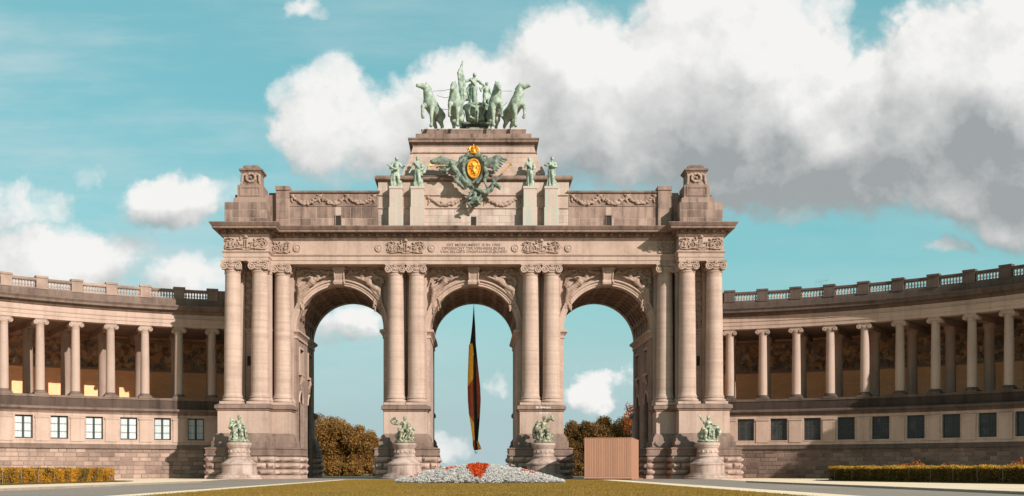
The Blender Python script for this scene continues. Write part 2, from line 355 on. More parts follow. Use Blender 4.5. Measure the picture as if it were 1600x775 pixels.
# ------------------------------------------------------------------ mesh helpers
class MB:
    def __init__(s): s.v = []; s.f = []; s.mi = []
    def add(s, verts, faces, mi=0):
        o = len(s.v); s.v.extend([tuple(p) for p in verts]); s.f.extend([tuple(i + o for i in f) for f in faces]); s.mi.extend([mi] * len(faces)); return s
    def box(s, x0, x1, y0, y1, z0, z1, b=0.):
        if x0 > x1: x0, x1 = x1, x0
        if b <= 0:
            v = [(x, y, z) for x in (x0, x1) for y in (y0, y1) for z in (z0, z1)]
            return s.add(v, [(0, 1, 3, 2), (4, 6, 7, 5), (0, 4, 5, 1), (2, 3, 7, 6), (0, 2, 6, 4), (1, 5, 7, 3)])
        lo = (x0, y0, z0); hi = (x1, y1, z1); v = []; idx = {}
        for c in [(i, j, k) for i in (0, 1) for j in (0, 1) for k in (0, 1)]:
            for a in range(3):
                p = [(hi[q] if c[q] else lo[q]) + (0 if q == a else (-b if c[q] else b)) for q in range(3)]
                idx[c, a] = len(v); v.append(p)
        f = []
        for a in range(3):
            o1, o2 = [q for q in range(3) if q != a]
            for sg in (0, 1):
                loop = []
                for (p, q) in ((0, 0), (1, 0), (1, 1), (0, 1)):
                    c = [0, 0, 0]; c[a] = sg; c[o1] = p; c[o2] = q; loop.append(idx[tuple(c), a])
                f.append(loop)
            for p in (0, 1):
                for q in (0, 1):
                    c1 = [0, 0, 0]; c1[o1] = p; c1[o2] = q; c2 = list(c1); c2[a] = 1; c1, c2 = tuple(c1), tuple(c2)
                    f.append((idx[c1, o1], idx[c2, o1], idx[c2, o2], idx[c1, o2]))
        for c in [(i, j, k) for i in (0, 1) for j in (0, 1) for k in (0, 1)]: f.append((idx[c, 0], idx[c, 1], idx[c, 2]))
        return s.add(v, f)
    def lathe(s, prof, n=24, c=(0, 0), a0=0., a1=2 * PI, sx=1, sy=1):
        full = abs(a1 - a0 - 2 * PI) < 1e-6; m = n if full else n + 1
        v = []
        for (r, z) in prof:
            for i in range(m):
                a = a0 + (a1 - a0) * i / n; v.append((c[0] + r * math.cos(a) * sx, c[1] + r * math.sin(a) * sy, z))
        f = []
        for j in range(len(prof) - 1):
            for i in range(n):
                k = (i + 1) % m; f.append((j * m + i, j * m + k, (j + 1) * m + k, (j + 1) * m + i))
        if full and prof[0][0] > 1e-4: f.append(tuple(range(m - 1, -1, -1)))
        if full and prof[-1][0] > 1e-4: f.append(tuple((len(prof) - 1) * m + i for i in range(m)))
        return s.add(v, f)
    def tube(s, pts, rad, n=8, cap=True):
        pts = [Vector(p) for p in pts]
        if not hasattr(rad, '__len__'): rad = [rad] * len(pts)
        v = []; f = []
        t0 = None; up = Vector((0, 0, 1))
        for i, p in enumerate(pts):
            t = (pts[min(i + 1, len(pts) - 1)] - pts[max(i - 1, 0)]).normalized()
            if t0 is None:
                a = Vector((0, 0, 1)) if abs(t.z) < .9 else Vector((1, 0, 0)); nx = t.cross(a).normalized()
            else:
                nx = (nx - t * nx.dot(t)).normalized()
            t0 = t; ny = t.cross(nx)
            for k in range(n):
                a = 2 * PI * k / n; v.append(p + (nx * math.cos(a) + ny * math.sin(a)) * rad[i])
        for i in range(len(pts) - 1):
            for k in range(n):
                q = (k + 1) % n; f.append((i * n + k, i * n + q, (i + 1) * n + q, (i + 1) * n + k))
        if cap: f.append(tuple(range(n - 1, -1, -1))); f.append(tuple((len(pts) - 1) * n + k for k in range(n)))
        return s.add(v, f)
    def sweep(s, prof, path, closed=True):
        """prof = [(outward, z)], path = plan polygon; mitred corners"""
        P = [Vector((p[0], p[1])) for p in path]; n = len(P)
        area = sum(P[i].x * P[(i + 1) % n].y - P[(i + 1) % n].x * P[i].y for i in range(n)) if closed else 1
        sg = 1 if area > 0 else -1
        def nor(i, j):
            d = (P[j] - P[i]).normalized(); return Vector((d.y, -d.x)) * sg
        mit = []
        for i in range(n):
            if closed: a = nor((i - 1) % n, i); b = nor(i, (i + 1) % n)
            else:
                a = nor(i - 1, i) if i > 0 else nor(i, i + 1); b = nor(i, i + 1) if i < n - 1 else a
            mvec = a + b; mit.append(mvec / max(1e-6, (1 + a.dot(b))))
        v = []; k = len(prof)
        for i in range(n):
            for (o, z) in prof: q = P[i] + mit[i] * o; v.append((q.x, q.y, z))
        f = []
        for i in range(n if closed else n - 1):
            j = (i + 1) % n
            for a in range(k - 1): f.append((i * k + a, j * k + a, j * k + a + 1, i * k + a + 1))
        return s.add(v, f)
    def prism(s, poly, y0, y1):
        n = len(poly)
        v = [(x, y0, z) for x, z in poly] + [(x, y1, z) for x, z in poly]
        f = [tuple(range(n)), tuple(range(2 * n - 1, n - 1, -1))] + [(i, (i + 1) % n, n + (i + 1) % n, n + i) for i in range(n)]
        return s.add(v, f)
    def mesh(s, name, smooth=None, recalc=True):
        me = bpy.data.meshes.new(name); me.from_pydata(s.v, [], s.f)
        if any(s.mi): me.polygons.foreach_set('material_index', s.mi)
        if recalc:
            bm = bmesh.new(); bm.from_mesh(me); bmesh.ops.recalc_face_normals(bm, faces=bm.faces); bm.to_mesh(me); bm.free()
        if smooth is not None:
            me.polygons.foreach_set('use_smooth', [True] * len(me.polygons)); me.set_sharp_from_angle(angle=R_(smooth))
        me.update(); return me
WL = {}; WR = {}
def link(name, me, mat, parent=None, loc=(0, 0, 0), rz=0., scale=None):
    """loc and rz are world values, also for a child of a turned parent"""
    o = bpy.data.objects.new(name, me); COL.objects.link(o)
    mats = mat if isinstance(mat, (list, tuple)) else [mat]
    if me is not None and len(me.materials) == 0:
        for k in mats: me.materials.append(MAT[k])
    if scale: o.scale = scale
    WL[o.name] = Vector(loc); WR[o.name] = rz; pr = 0.
    if parent is not None:
        pr = WR.get(parent.name, 0.); o.parent = parent; o.location = Matrix.Rotation(-pr, 3, 'Z') @ (Vector(loc) - WL[parent.name])
    else: o.location = loc
    o.rotation_euler = (0, 0, rz - pr)
    return o
def obj(name, mb, mat, parent=None, smooth=None, loc=(0, 0, 0), rz=0.): return link(name, mb.mesh(name, smooth), mat, parent, loc, rz)
def tag(o, label=None, cat=None, group=None, kind=None):
    if label: o['label'] = label
    if cat: o['category'] = cat
    if group: o['group'] = group
    if kind: o['kind'] = kind
    return o
def thing(name, loc, label, cat, group=None):
    o = bpy.data.objects.new(name, None); COL.objects.link(o); o.location = loc; o.empty_display_size = .5
    WL[o.name] = Vector(loc); return tag(o, label, cat, group)

# ------------------------------------------------------------------ sculpting: smooth union of tapered limbs, meshed with surface nets
class Clay:
    def __init__(s): s.p = []
    def limb(s, pts, rad):
        if not hasattr(rad, '__len__'): rad = [rad] * len(pts)
        for i in range(len(pts) - 1): s.p.append(('c', np.array(pts[i], float), np.array(pts[i + 1], float), rad[i], rad[i + 1]))
        return s
    def ball(s, c, r):
        r = np.array(r if hasattr(r, '__len__') else (r, r, r), float); s.p.append(('e', np.array(c, float), r)); return s
    def skirt(s, c0, c1, r0, r1, n=9, amp=.12, ph=0.):
        """draped frustum from c0 (bottom) to c1 (top); r = (rx, ry)"""
        s.p.append(('d', np.array(c0, float), np.array(c1, float), np.array(r0, float), np.array(r1, float), n, amp, ph)); return s
    def moved(s, off=(0, 0, 0), rz=0., sc=1., mirror=False):
        o = Clay(); ca, sa = math.cos(rz), math.sin(rz)
        def tr(q):
            q = np.array(q) * sc
            if mirror: q = q * np.array((-1, 1, 1))
            return np.array((q[0] * ca - q[1] * sa, q[0] * sa + q[1] * ca, q[2])) + np.array(off)
        for p in s.p:
            if p[0] == 'c': o.p.append(('c', tr(p[1]), tr(p[2]), p[3] * sc, p[4] * sc))
            elif p[0] == 'e':
                r = p[2] * sc
                o.p.append(('e', tr(p[1]), r))
            else: o.p.append(('d', tr(p[1]), tr(p[2]), p[3] * sc, p[4] * sc, p[5], p[6], p[7]))
        return o
    def join(s, other): s.p += other.p; return s
    def mesh(s, name, h=.07, k=.08, clip=None, rough=.022, grain=1.):
        lo = np.full(3, 1e9); hi = -lo
        bb = []
        for p in s.p:
            if p[0] == 'c': m = max(p[3], p[4]); a = np.minimum(p[1], p[2]) - m; b = np.maximum(p[1], p[2]) + m
            elif p[0] == 'e': a = p[1] - p[2]; b = p[1] + p[2]
            else:
                r = max(p[3].max(), p[4].max()) * 1.25; a = np.minimum(p[1], p[2]) - (r, r, .1); b = np.maximum(p[1], p[2]) + (r, r, .1)
            bb.append((a, b)); lo = np.minimum(lo, a); hi = np.maximum(hi, b)
        lo = lo - 3 * h; hi = hi + 3 * h
        n = np.ceil((hi - lo) / h).astype(int) + 1
        V = np.full(n, 1e3)
        ax = [lo[i] + h * np.arange(n[i]) for i in range(3)]
        for p, (a, b) in zip(s.p, bb):
            mgn = k * 1.5 + 3 * h
            i0 = np.clip(np.floor((a - mgn - lo) / h).astype(int), 0, n - 1); i1 = np.clip(np.ceil((b + mgn - lo) / h).astype(int) + 1, 1, n)
            X = ax[0][i0[0]:i1[0], None, None]; Y = ax[1][None, i0[1]:i1[1], None]; Z = ax[2][None, None, i0[2]:i1[2]]
            if p[0] == 'c':
                d = p[2] - p[1]; L = max(d.dot(d), 1e-9)
                t = np.clip(((X - p[1][0]) * d[0] + (Y - p[1][1]) * d[1] + (Z - p[1][2]) * d[2]) / L, 0, 1)
                D = np.sqrt((X - p[1][0] - t * d[0]) ** 2 + (Y - p[1][1] - t * d[1]) ** 2 + (Z - p[1][2] - t * d[2]) ** 2) - (p[3] + (p[4] - p[3]) * t)
            elif p[0] == 'e':
                q = np.sqrt(((X - p[1][0]) / p[2][0]) ** 2 + ((Y - p[1][1]) / p[2][1]) ** 2 + ((Z - p[1][2]) / p[2][2]) ** 2)
                D = (q - 1) * p[2].min()
            else:
                dz = max(p[2][2] - p[1][2], 1e-6); t = np.clip((Z - p[1][2]) / dz, 0, 1)
                cx = p[1][0] + (p[2][0] - p[1][0]) * t; cy = p[1][1] + (p[2][1] - p[1][1]) * t
                rx = p[3][0] + (p[4][0] - p[3][0]) * t; ry = p[3][1] + (p[4][1] - p[3][1]) * t
                ang = np.arctan2(Y - cy, X - cx)
                q = np.sqrt(((X - cx) / rx) ** 2 + ((Y - cy) / ry) ** 2) - p[6] * (1.15 - t) * np.sin(p[5] * ang + p[7] + 2.2 * t)
                D = np.maximum((q - 1) * np.minimum(rx, ry), np.maximum(p[1][2] - Z, Z - p[2][2]))
            sub = V[i0[0]:i1[0], i0[1]:i1[1], i0[2]:i1[2]]
            hh = np.clip(.5 + .5 * (sub - D) / k, 0, 1)
            V[i0[0]:i1[0], i0[1]:i1[1], i0[2]:i1[2]] = np.where(sub > 100, D, sub + (D - sub) * hh - k * hh * (1 - hh))
        if clip is not None: V = np.maximum(V, (ax[1] - clip)[None, :, None])
        V = np.where(np.abs(V) < 1e-6, 1e-6, V)
        c = tuple(m - 1 for m in V.shape)
        def cor(o): return V[o[0]:o[0] + c[0], o[1]:o[1] + c[1], o[2]:o[2] + c[2]]
        offs = [(i, j, q) for i in (0, 1) for j in (0, 1) for q in (0, 1)]
        ins = sum((cor(o) < 0).astype(int) for o in offs); act = (ins > 0) & (ins < 8)
        ii = np.argwhere(act); pos = np.zeros((len(ii), 3)); cnt = np.zeros(len(ii))
        for o1 in offs:
            for a in range(3):
                if o1[a]: continue
                o2 = list(o1); o2[a] = 1
                A = V[ii[:, 0] + o1[0], ii[:, 1] + o1[1], ii[:, 2] + o1[2]]; B = V[ii[:, 0] + o2[0], ii[:, 1] + o2[1], ii[:, 2] + o2[2]]
                x = (A < 0) != (B < 0); t = np.where(x, A / np.where(x, A - B, 1), 0)
                q = np.tile(np.array(o1, float), (len(ii), 1)); q[:, a] += t
                pos[x] += q[x]; cnt[x] += 1
        verts = (ii + pos / np.maximum(cnt, 1)[:, None]) * h + lo
        idx = np.full(c, -1); idx[act] = np.arange(len(ii))
        faces = []
        for a in range(3):
            sl0 = [slice(0, m) for m in V.shape]; sl1 = list(sl0); sl0[a] = slice(0, -1); sl1[a] = slice(1, None)
            A = V[tuple(sl0)]; B = V[tuple(sl1)]; x = (A < 0) != (B < 0)
            e = np.argwhere(x); b1, b2 = [q for q in range(3) if q != a]
            ok = (e[:, b1] > 0) & (e[:, b2] > 0) & (e[:, b1] < c[b1]) & (e[:, b2] < c[b2]); e = e[ok]
            sgn = A[e[:, 0], e[:, 1], e[:, 2]] < 0
            def cell(d1, d2):
                q = e.copy(); q[:, b1] -= d1; q[:, b2] -= d2; return idx[q[:, 0], q[:, 1], q[:, 2]]
            quad = np.stack([cell(1, 1), cell(0, 1), cell(0, 0), cell(1, 0)], 1)
            if a == 1: sgn = ~sgn
            quad[~sgn] = quad[~sgn][:, ::-1]; faces.append(quad)
        faces = np.concatenate(faces)
        if rough:      # hammered and chased surface: fine irregular folds
            q = verts * grain; fold = np.sin(q[:, 0] * 9.1 + 2.2 * np.sin(q[:, 2] * 2.3) + q[:, 1] * 6.3) * .6 + np.sin(q[:, 2] * 7.7 + 1.7 * np.sin(q[:, 0] * 5.1) + q[:, 1] * 8.9) * .4 + .5 * np.sin(q[:, 0] * 17.3 + q[:, 2] * 5.1) * np.sin(q[:, 2] * 13.9 - q[:, 1] * 11.)
            cen = np.zeros_like(verts); nn = np.zeros_like(verts)
            a_, b_, c_ = verts[faces[:, 0]], verts[faces[:, 1]], verts[faces[:, 3]]; fn = np.cross(b_ - a_, c_ - a_)
            for z_ in range(4): np.add.at(nn, faces[:, z_], fn)
            nn /= np.maximum(np.linalg.norm(nn, axis=1), 1e-9)[:, None]; verts = verts + nn * (rough * fold)[:, None]
        me = bpy.data.meshes.new(name); me.from_pydata(verts.tolist(), [], faces.tolist())
        me.polygons.foreach_set('use_smooth', [True] * len(me.polygons)); me.update()
        return me
def spiral(c, r0, r1, turns, a0, dirn=1, n=22, y=0.):
    out = []
    for i in range(n + 1):
        t = i / n; a = a0 + dirn * turns * 2 * PI * t; r = r0 + (r1 - r0) * t
        out.append((c[0] + r * math.cos(a), y, c[1] + r * math.sin(a)))
    return out

# ------------------------------------------------------------------ the triumphal arch
DEP = 13.8                      # depth of the body behind its front wall (y = 0)
SPR, RAD = 17.3, 5.05           # springing height and radius of the three arches
ARCH_X = (-15.5, 0.0, 15.5)
A = thing('triumphal_arch', (0, 6.9, 0), 'sandstone triumphal arch with three tall arched openings and stepped attic', 'arch')

def roughstone(name, L, H, D, seed):
    """one rock-faced block, face towards -y, back at y = 0"""
    r = random.Random(seed); mb = MB(); nx, nz = 7, 5
    v = []
    for i in range(nx):
        for k in range(nz):
            u, w = i / (nx - 1), k / (nz - 1); edge = i in (0, nx - 1) or k in (0, nz - 1)
            dep = .02 if edge else D * r.uniform(.45, 1.25) * (1 - .35 * abs(2 * k / (nz - 1) - 1))
            v.append(((u - .5) * L, -dep, (w - .5) * H))
    f = [(i * nz + k, (i + 1) * nz + k, (i + 1) * nz + k + 1, i * nz + k + 1) for i in range(nx - 1) for k in range(nz - 1)]
    mb.add(v, f)
    e = [(-L / 2, L / 2, -H / 2, H / 2)]
    b = len(mb.v)
    mb.box(-L / 2, L / 2, -.019, .25, -H / 2, H / 2)
    return mb.mesh(name, 38)
ROUGH = {}
def rough(L, H, i):
    key = (round(L, 2), round(H, 2), i % 3)
    if key not in ROUGH: ROUGH[key] = roughstone('rustic_stone', L - .09, H - .13, .34, i)
    return ROUGH[key]
def rustic_face(parent, p0, p1, z0, z1, rows, pitch):
    """rock-faced courses on the upright face from p0 to p1 (the outside is on the right going p0 to p1)"""
    a = Vector(p0); d = Vector(p1) - a; L = d.length; rz = math.atan2(d.y, d.x); d = d / L
    H = (z1 - z0) / rows
    for r in range(rows):
        n = max(1, round(L / pitch)); w = L / n; cuts = [i * w for i in range(n + 1)]
        if r % 2 and n > 1: cuts = [0] + [(i + .5) * w for i in range(n)] + [L]
        for i in range(len(cuts) - 1):
            l = cuts[i + 1] - cuts[i]; c = a + d * (cuts[i] + l / 2)
            link('rustic_stone', rough(l, H, r * 3 + i), 'rustic_stone', parent, (c.x, c.y, z0 + H * (r + .5)), rz)

BAND = [(-.3, 2.55), (.1, 2.55), (.16, 2.62), (.16, 2.74), (.05, 2.80), (.05, 3.28), (.14, 3.34), (.14, 3.46), (-.6, 3.62)]
FOOT = [(.55, 3.5), (.55, 4.15), (.42, 4.25), (.40, 4.62), (.12, 5.05), (0, 5.12)]
DADO = [(0, 5.1), (0, 7.62)]
CAPM = [(0, 7.6), (.12, 7.68), (.12, 7.76), (.30, 7.9), (.30, 8.22), (.22, 8.3), (.05, 8.36), (-.5, 8.40)]
boss = MB()
for k in range(3):
    a = spiral(((k - 1) * .34, 0), .15, .03, 1.2, PI * k, 1, 8); boss.tube(a, .035, 5)
BOSS = boss.mesh('band_carving', 60)
def band_row(parent, p0, p1, z):
    a = Vector(p0); d = Vector(p1) - a; L = d.length; rz = math.atan2(d.y, d.x); d = d / L
    n = max(1, int(L / 1.15))
    for i in range(n):
        c = a + d * (L * (i + .5) / n); link('band_carving', BOSS, 'sandstone_worn', parent, (c.x, c.y, z), rz)
def build_pier(sx, outer):
    fl = lambda pts: [(sx * x, y) for x, y in pts]
    def face(fn, parent, q0, q1, *a):
        p, q = (sx * q0[0], q0[1]), (sx * q1[0], q1[1])
        if sx < 0: p, q = q, p
        fn(parent, p, q, *a)
    if outer:
        bases = [[(19.55, -3.55), (22.0, -3.55), (22.0, -5.6), (29.65, -5.6), (29.65, 1.0), (19.55, 1.0)], [(20.1, 12.9), (29.65, 12.9), (29.65, 17.4), (20.1, 17.4)]]
        dados = [[(20.75, -2.6), (22.95, -2.6), (22.95, -4.6), (28.6, -4.6), (28.6, .5), (20.75, .5)], [(20.75, 13.4), (28.6, 13.4), (28.6, 16.4), (20.75, 16.4)]]
        body = MB().box(sx * 21.1, sx * 28, 0, DEP, -.1, 24.5).box(sx * 23.2, sx * 27.95, -2, .1, 2, 24.5)
        blocks = [(20.75, 28.6, -2.6, .5), (22.95, 28.6, -4.6, -2.5), (20.75, 28.6, 13.4, 16.4)]
        shown = [((22.0, -5.6), (29.65, -5.6)), ((19.55, -3.55), (22.0, -3.55)), ((22.0, -3.55), (22.0, -5.6)), ((19.55, 1.0), (19.55, -3.55)), ((29.65, -5.6), (29.65, 1.0)), ((20.1, 17.4), (20.1, 12.9)), ((20.1, 12.9), (29.65, 12.9))]
        imp = [(20.55, 0), (28, 0), (28, DEP), (20.55, DEP)]
    else:
        bases = [[(4.05, -3.55), (11.1, -3.55), (11.1, 1.0), (4.05, 1.0)], [(4.55, 12.9), (10.9, 12.9), (10.9, 17.4), (4.55, 17.4)]]
        dados = [[(5.25, -2.6), (10.2, -2.6), (10.2, .5), (5.25, .5)], [(5.25, 13.4), (10.2, 13.4), (10.2, 16.4), (5.25, 16.4)]]
        body = MB().box(sx * 5.05, sx * 10.45, 0, DEP, -.1, 24.5)
        blocks = [(5.25, 10.2, -2.6, .5), (5.25, 10.2, 13.4, 16.4)]
        shown = [((4.05, -3.55), (11.1, -3.55)), ((4.05, 1.0), (4.05, -3.55)), ((11.1, -3.55), (11.1, 1.0)), ((4.55, 17.4), (4.55, 12.9)), ((10.9, 12.9), (10.9, 17.4)), ((4.55, 12.9), (5.05, 12.9))]
        imp = [(5.05, 0), (10.45, 0), (10.45, DEP), (5.05, DEP)]
    pier = obj('pier', body, 'sandstone', A)
    inset = 0.0
    for base in bases: obj('footing', MB().sweep([(-.0, -.3), (-.0, 2.56), (-.8, 2.57)], fl(base)), 'rustic_joint', pier)
    for q0, q1 in shown:
        if abs(q0[0] - q1[0]) + abs(q0[1] - q1[1]) < .6: continue
        long_ = False
        face(rustic_face, pier, q0, q1, .38, 2.55, 3, 2.5 if long_ else 1.75)
        face(band_row, pier, (q0[0] * .5 + q1[0] * .5 + (q0[0] - q1[0]) * .5, q0[1]), q1, 3.04)
    for base in bases:
        obj('base_course', MB().sweep([(.12, -.2), (.12, .34), (0, .40)], fl(base)), 'rustic_stone', pier); obj('ornament_band', MB().sweep(BAND, fl(base)), 'sandstone_worn', pier, 35)
    for b in blocks:
        obj('plinth_step', MB().box(sx * (b[0] - .5), sx * (b[1] + .5), b[2] - .5, b[3] + .5, 2.4, 3.7), 'sandstone_worn', pier)
    for i, dado in enumerate(dados):
        obj('pedestal_foot', MB().sweep(FOOT, fl(dado)), 'sandstone_worn', pier, 35); obj('dado', MB().sweep(DADO, fl(dado)), 'sandstone_frieze', pier)
    for b in blocks: obj('pedestal_top', MB().box(sx * (b[0] + .03), sx * (b[1] - .03), b[2] + .03, b[3] - .03, 8.0, 8.42), 'sandstone_worn', pier)
    for dado in dados: obj('pedestal_cap', MB().sweep(CAPM, fl(dado)), 'sandstone_worn', pier, 35)
    obj('impost', MB().sweep([(0, 16.25), (.10, 16.3), (.10, 16.5), (.05, 16.55), (.12, 16.75), (.42, 16.98), (.42, 17.2), (.30, 17.28), (0, 17.34)], fl(imp)), 'sandstone_plain', pier, 35)
    if outer:
        # the jamb that shows through the side arch: pilasters with a recessed window, console and door between
        x0, x1 = sx * 20.55, sx * 21.12
        mb = MB()
        for y0, y1 in ((0, 1.7), (5.5, 8.3), (12.1, DEP)): mb.box(x0, x1, y0 + .002, y1 - .002, -.1, 16.3)
        for y0, y1 in ((1.7, 5.5), (8.3, 12.1)):
            mb.box(x0 + sx * .06, x1, y0, y1, 15.3, 16.3); mb.box(x0 + sx * .06, x1, y0, y1, 11.2, 12.5)
            mb.box(x0 + sx * .06, x1, y0, y0 + .55, -.1, 11.2); mb.box(x0 + sx * .06, x1, y1 - .55, y1, -.1, 11.2); mb.box(x0 + sx * .06, x1, y0, y0 + .55, 12.5, 15.3); mb.box(x0 + sx * .06, x1, y1 - .55, y1, 12.5, 15.3)
            yc = (y0 + y1) / 2; hd = [(yc + 1.35 * math.cos(PI * i / 12), 9.0 + 1.35 * math.sin(PI * i / 12)) for i in range(13)]
            mb.add([(x0 + sx * .06, a_, b_) for a_, b_ in hd] + [(x0 + sx * .06, a_, 11.2) for a_, b_ in hd], [(i, i + 1, 14 + i, 13 + i) for i in range(12)])
        mb.box(x0, x1, 0.003, DEP - .003, 16.3, 24.4)
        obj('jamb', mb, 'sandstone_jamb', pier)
        for y0 in (1.7, 8.3):
            yc = y0 + 1.9
            obj('jamb_window', MB().box(x0 + sx * .4, x0 + sx * .5, yc - 1.3, yc + 1.3, 12.5, 15.3), 'dark_opening', pier)
            mb = MB()
            for a_, b_ in ((yc - 1.5, yc - 1.3), (yc + 1.3, yc + 1.5)): mb.box(x0 - sx * .1, x0 + sx * .4, a_, b_, 12.5, 15.3)
            mb.box(x0 - sx * .12, x0 + sx * .4, yc - 1.5, yc + 1.5, 15.3, 15.55); mb.box(x0 - sx * .2, x0 + sx * .4, yc - 1.6, yc + 1.6, 12.2, 12.5)
            obj('window_surround', mb, 'sandstone_plain', pier)
            cl = Clay()
            for q in (-1, 1): cl.limb([(x0, yc + q * .2, 12.1), (x0 - sx * .15, yc + q * .8, 11.7), (x0, yc + q * 1.1, 11.1)], [.22, .2, .12])
            cl.ball((x0, yc, 11.7), (.35, .4, .5)).limb([(x0, yc, 11.3), (x0, yc, 10.6)], [.2, .08])
            link('console_carving', cl.mesh('console_carving', .09), 'sandstone_carved', pier)
            nb = MB(); n = 12
            arc = [(yc + 1.35 * math.cos(PI * i / n), 9.0 + 1.35 * math.sin(PI * i / n)) for i in range(n + 1)]
            v = []
            for (yy, zz) in [(yc + 1.35, 0)] + arc + [(yc - 1.35, 0)]: v += [(x0 + sx * .35, yy, zz)]
            nb.add(v, [tuple(range(len(v)))]); obj('arched_recess', nb, 'dark_opening', pier)
            tb = MB(); tb.tube([(x0 + sx * .05, yy, zz) for yy, zz in arc], .14, 6); obj('recess_moulding', tb, 'sandstone_plain', pier, 40)
    return pier
PIERS = [build_pier(-1, True), build_pier(-1, False), build_pier(1, False), build_pier(1, True)]

rs = random.Random(8); st = MB()
for k in range(16):
    x = 7.2 + 1.5 * (k / 15) + rs.uniform(-.06, .06); w = rs.uniform(.03, .07); z1 = 8.2 - rs.uniform(0, .06); z0 = z1 - rs.uniform(.12, .3)
    st.prism([(x - w, z1), (x + w, z1), (x + w * .6, (z0 + z1) / 2), (x, z0), (x - w * .7, (z0 + z1) / 2)], -2.906, -2.89)
    if k % 2: st.prism([(x - w, 7.55), (x + w * .8, 7.55), (x, 7.55 - rs.uniform(.15, .6))], -2.606, -2.59)
obj('lime_stain', st, 'lime_stain', PIERS[2])
# columns
SH0, SH1 = 9.35, 23.2
def column_mesh():
    prof = []
    for i in range(15):
        t = i / 14; r = .985 - .135 * t ** 1.8; prof.append((r, SH0 + (SH1 - SH0) * t))
    prof = [(1.05, SH0 - .02), (1.05, SH0 + .10), (1.0, SH0 + .18)] + prof[1:] + [(.92, SH1 + .02), (.92, SH1 + .12), (.85, SH1 + .16)]
    return MB().lathe(prof, 40).mesh('column', 40)
def column_base_mesh():
    mb = MB().box(-1.27, 1.27, -1.27, 1.27, 8.38, 8.68, .02)
    prof = [(1.2, 8.68)] + [(1.10 + .16 * math.cos(a), 8.84 + .16 * math.sin(a)) for a in np.linspace(-1.4, 1.4, 7)] + [(1.08, 9.03), (1.05, 9.10)] + [(1.05 + .09 * math.cos(a), 9.22 + .09 * math.sin(a)) for a in np.linspace(-1.3, 1.4, 6)] + [(1.0, 9.36)]
    return mb.lathe(prof, 36).mesh('column_base', 40)
def capital_mesh(r0=.86, s=1.):
    """angle-volute Ionic capital, origin at its foot"""
    mb = MB()
    mb.lathe([(r0, 0), (r0 + .02, .3), (r0 + .08, .38), (r0 + .2, .5), (r0 + .16, .66), (r0, .7), (r0, .98)], 28)
    W_ = 1.16
    ab = [(-W_, -W_), (-W_ * .5, -W_ * .86), (W_ * .5, -W_ * .86), (W_, -W_), (W_ * .86, -W_ * .5), (W_ * .86, W_ * .5), (W_, W_), (W_ * .5, W_ * .86), (-W_ * .5, W_ * .86), (-W_, W_), (-W_ * .86, W_ * .5), (-W_ * .86, -W_ * .5)]
    mb.sweep([(-.4, .92), (-.05, .92), (0, 1.0), (.04, 1.16), (-.4, 1.165)], ab)
    for q in range(4):
        a = PI / 4 + q * PI / 2; ca, sa = math.cos(a), math.sin(a)
        for side in (-1, 1):
            # volute disc set on each corner, turned to its two faces
            fx, fy = (0, (1 if sa > 0 else -1)) if side < 0 else ((1 if ca > 0 else -1), 0)
            cx, cy = (1 if ca > 0 else -1) * (.76 if side < 0 else .84), (1 if sa > 0 else -1) * (.84 if side < 0 else .56)
            dr = Vector((fx, fy, 0)); ex = Vector((-(1 if ca > 0 else -1), 0, 0)) if side < 0 else Vector((0, -(1 if sa > 0 else -1), 0))
            o = Vector((cx, cy, .52)) + dr * .14
            pts = []
            for i in range(27):
                t = i / 26; an = PI * .5 - t * 2 * PI * 1.9; rr = .36 * (1 - t) + .06
                pts.append(o + ex * (-math.cos(an) * rr) + Vector((0, 0, math.sin(an) * rr)) + dr * .07 * t)
            mb.tube(pts, [.085 - .03 * i / 26 for i in range(27)], 6)
            n = 16; v = [o - dr * .02 + ex * math.cos(2 * PI * i / n) * .37 + Vector((0, 0, math.sin(2 * PI * i / n) * .37)) for i in range(n)]
            v2 = [p - dr * .3 for p in v]
            mb.add(v + v2, [tuple(range(n)), tuple(range(2 * n - 1, n - 1, -1))] + [(i, (i + 1) % n, n + (i + 1) % n, n + i) for i in range(n)])
    for fx, fy in ((0, -1), (1, 0), (0, 1), (-1, 0)):
        d = Vector((fx, fy, 0)); e = Vector((-fy, fx, 0))
        for k in range(7):
            a = 2 * PI * k / 6; c = d * 1.02 + (e * math.cos(a) * .15 + Vector((0, 0, math.sin(a) * .15)) if k < 6 else Vector((0, 0, 0))) + Vector((0, 0, .98))
            mb.lathe([(0, c.z - .11), (.09, c.z - .05), (.11, c.z), (.09, c.z + .05), (0, c.z + .11)], 6, (c.x, c.y))
        mb.tube([d * .98 + e * t + Vector((0, 0, .82 - .16 * math.cos(t * 3.2))) for t in np.linspace(-.45, .45, 9)], .09, 6)
        mb.tube([d * .9 + e * t + Vector((0, 0, .40 - .18 * (1 - (t / .5) ** 2))) for t in np.linspace(-.5, .5, 9)], .075, 6)
    return mb.mesh('capital', 40)
COLM, COLB, COLC = column_mesh(), column_base_mesh(), capital_mesh()
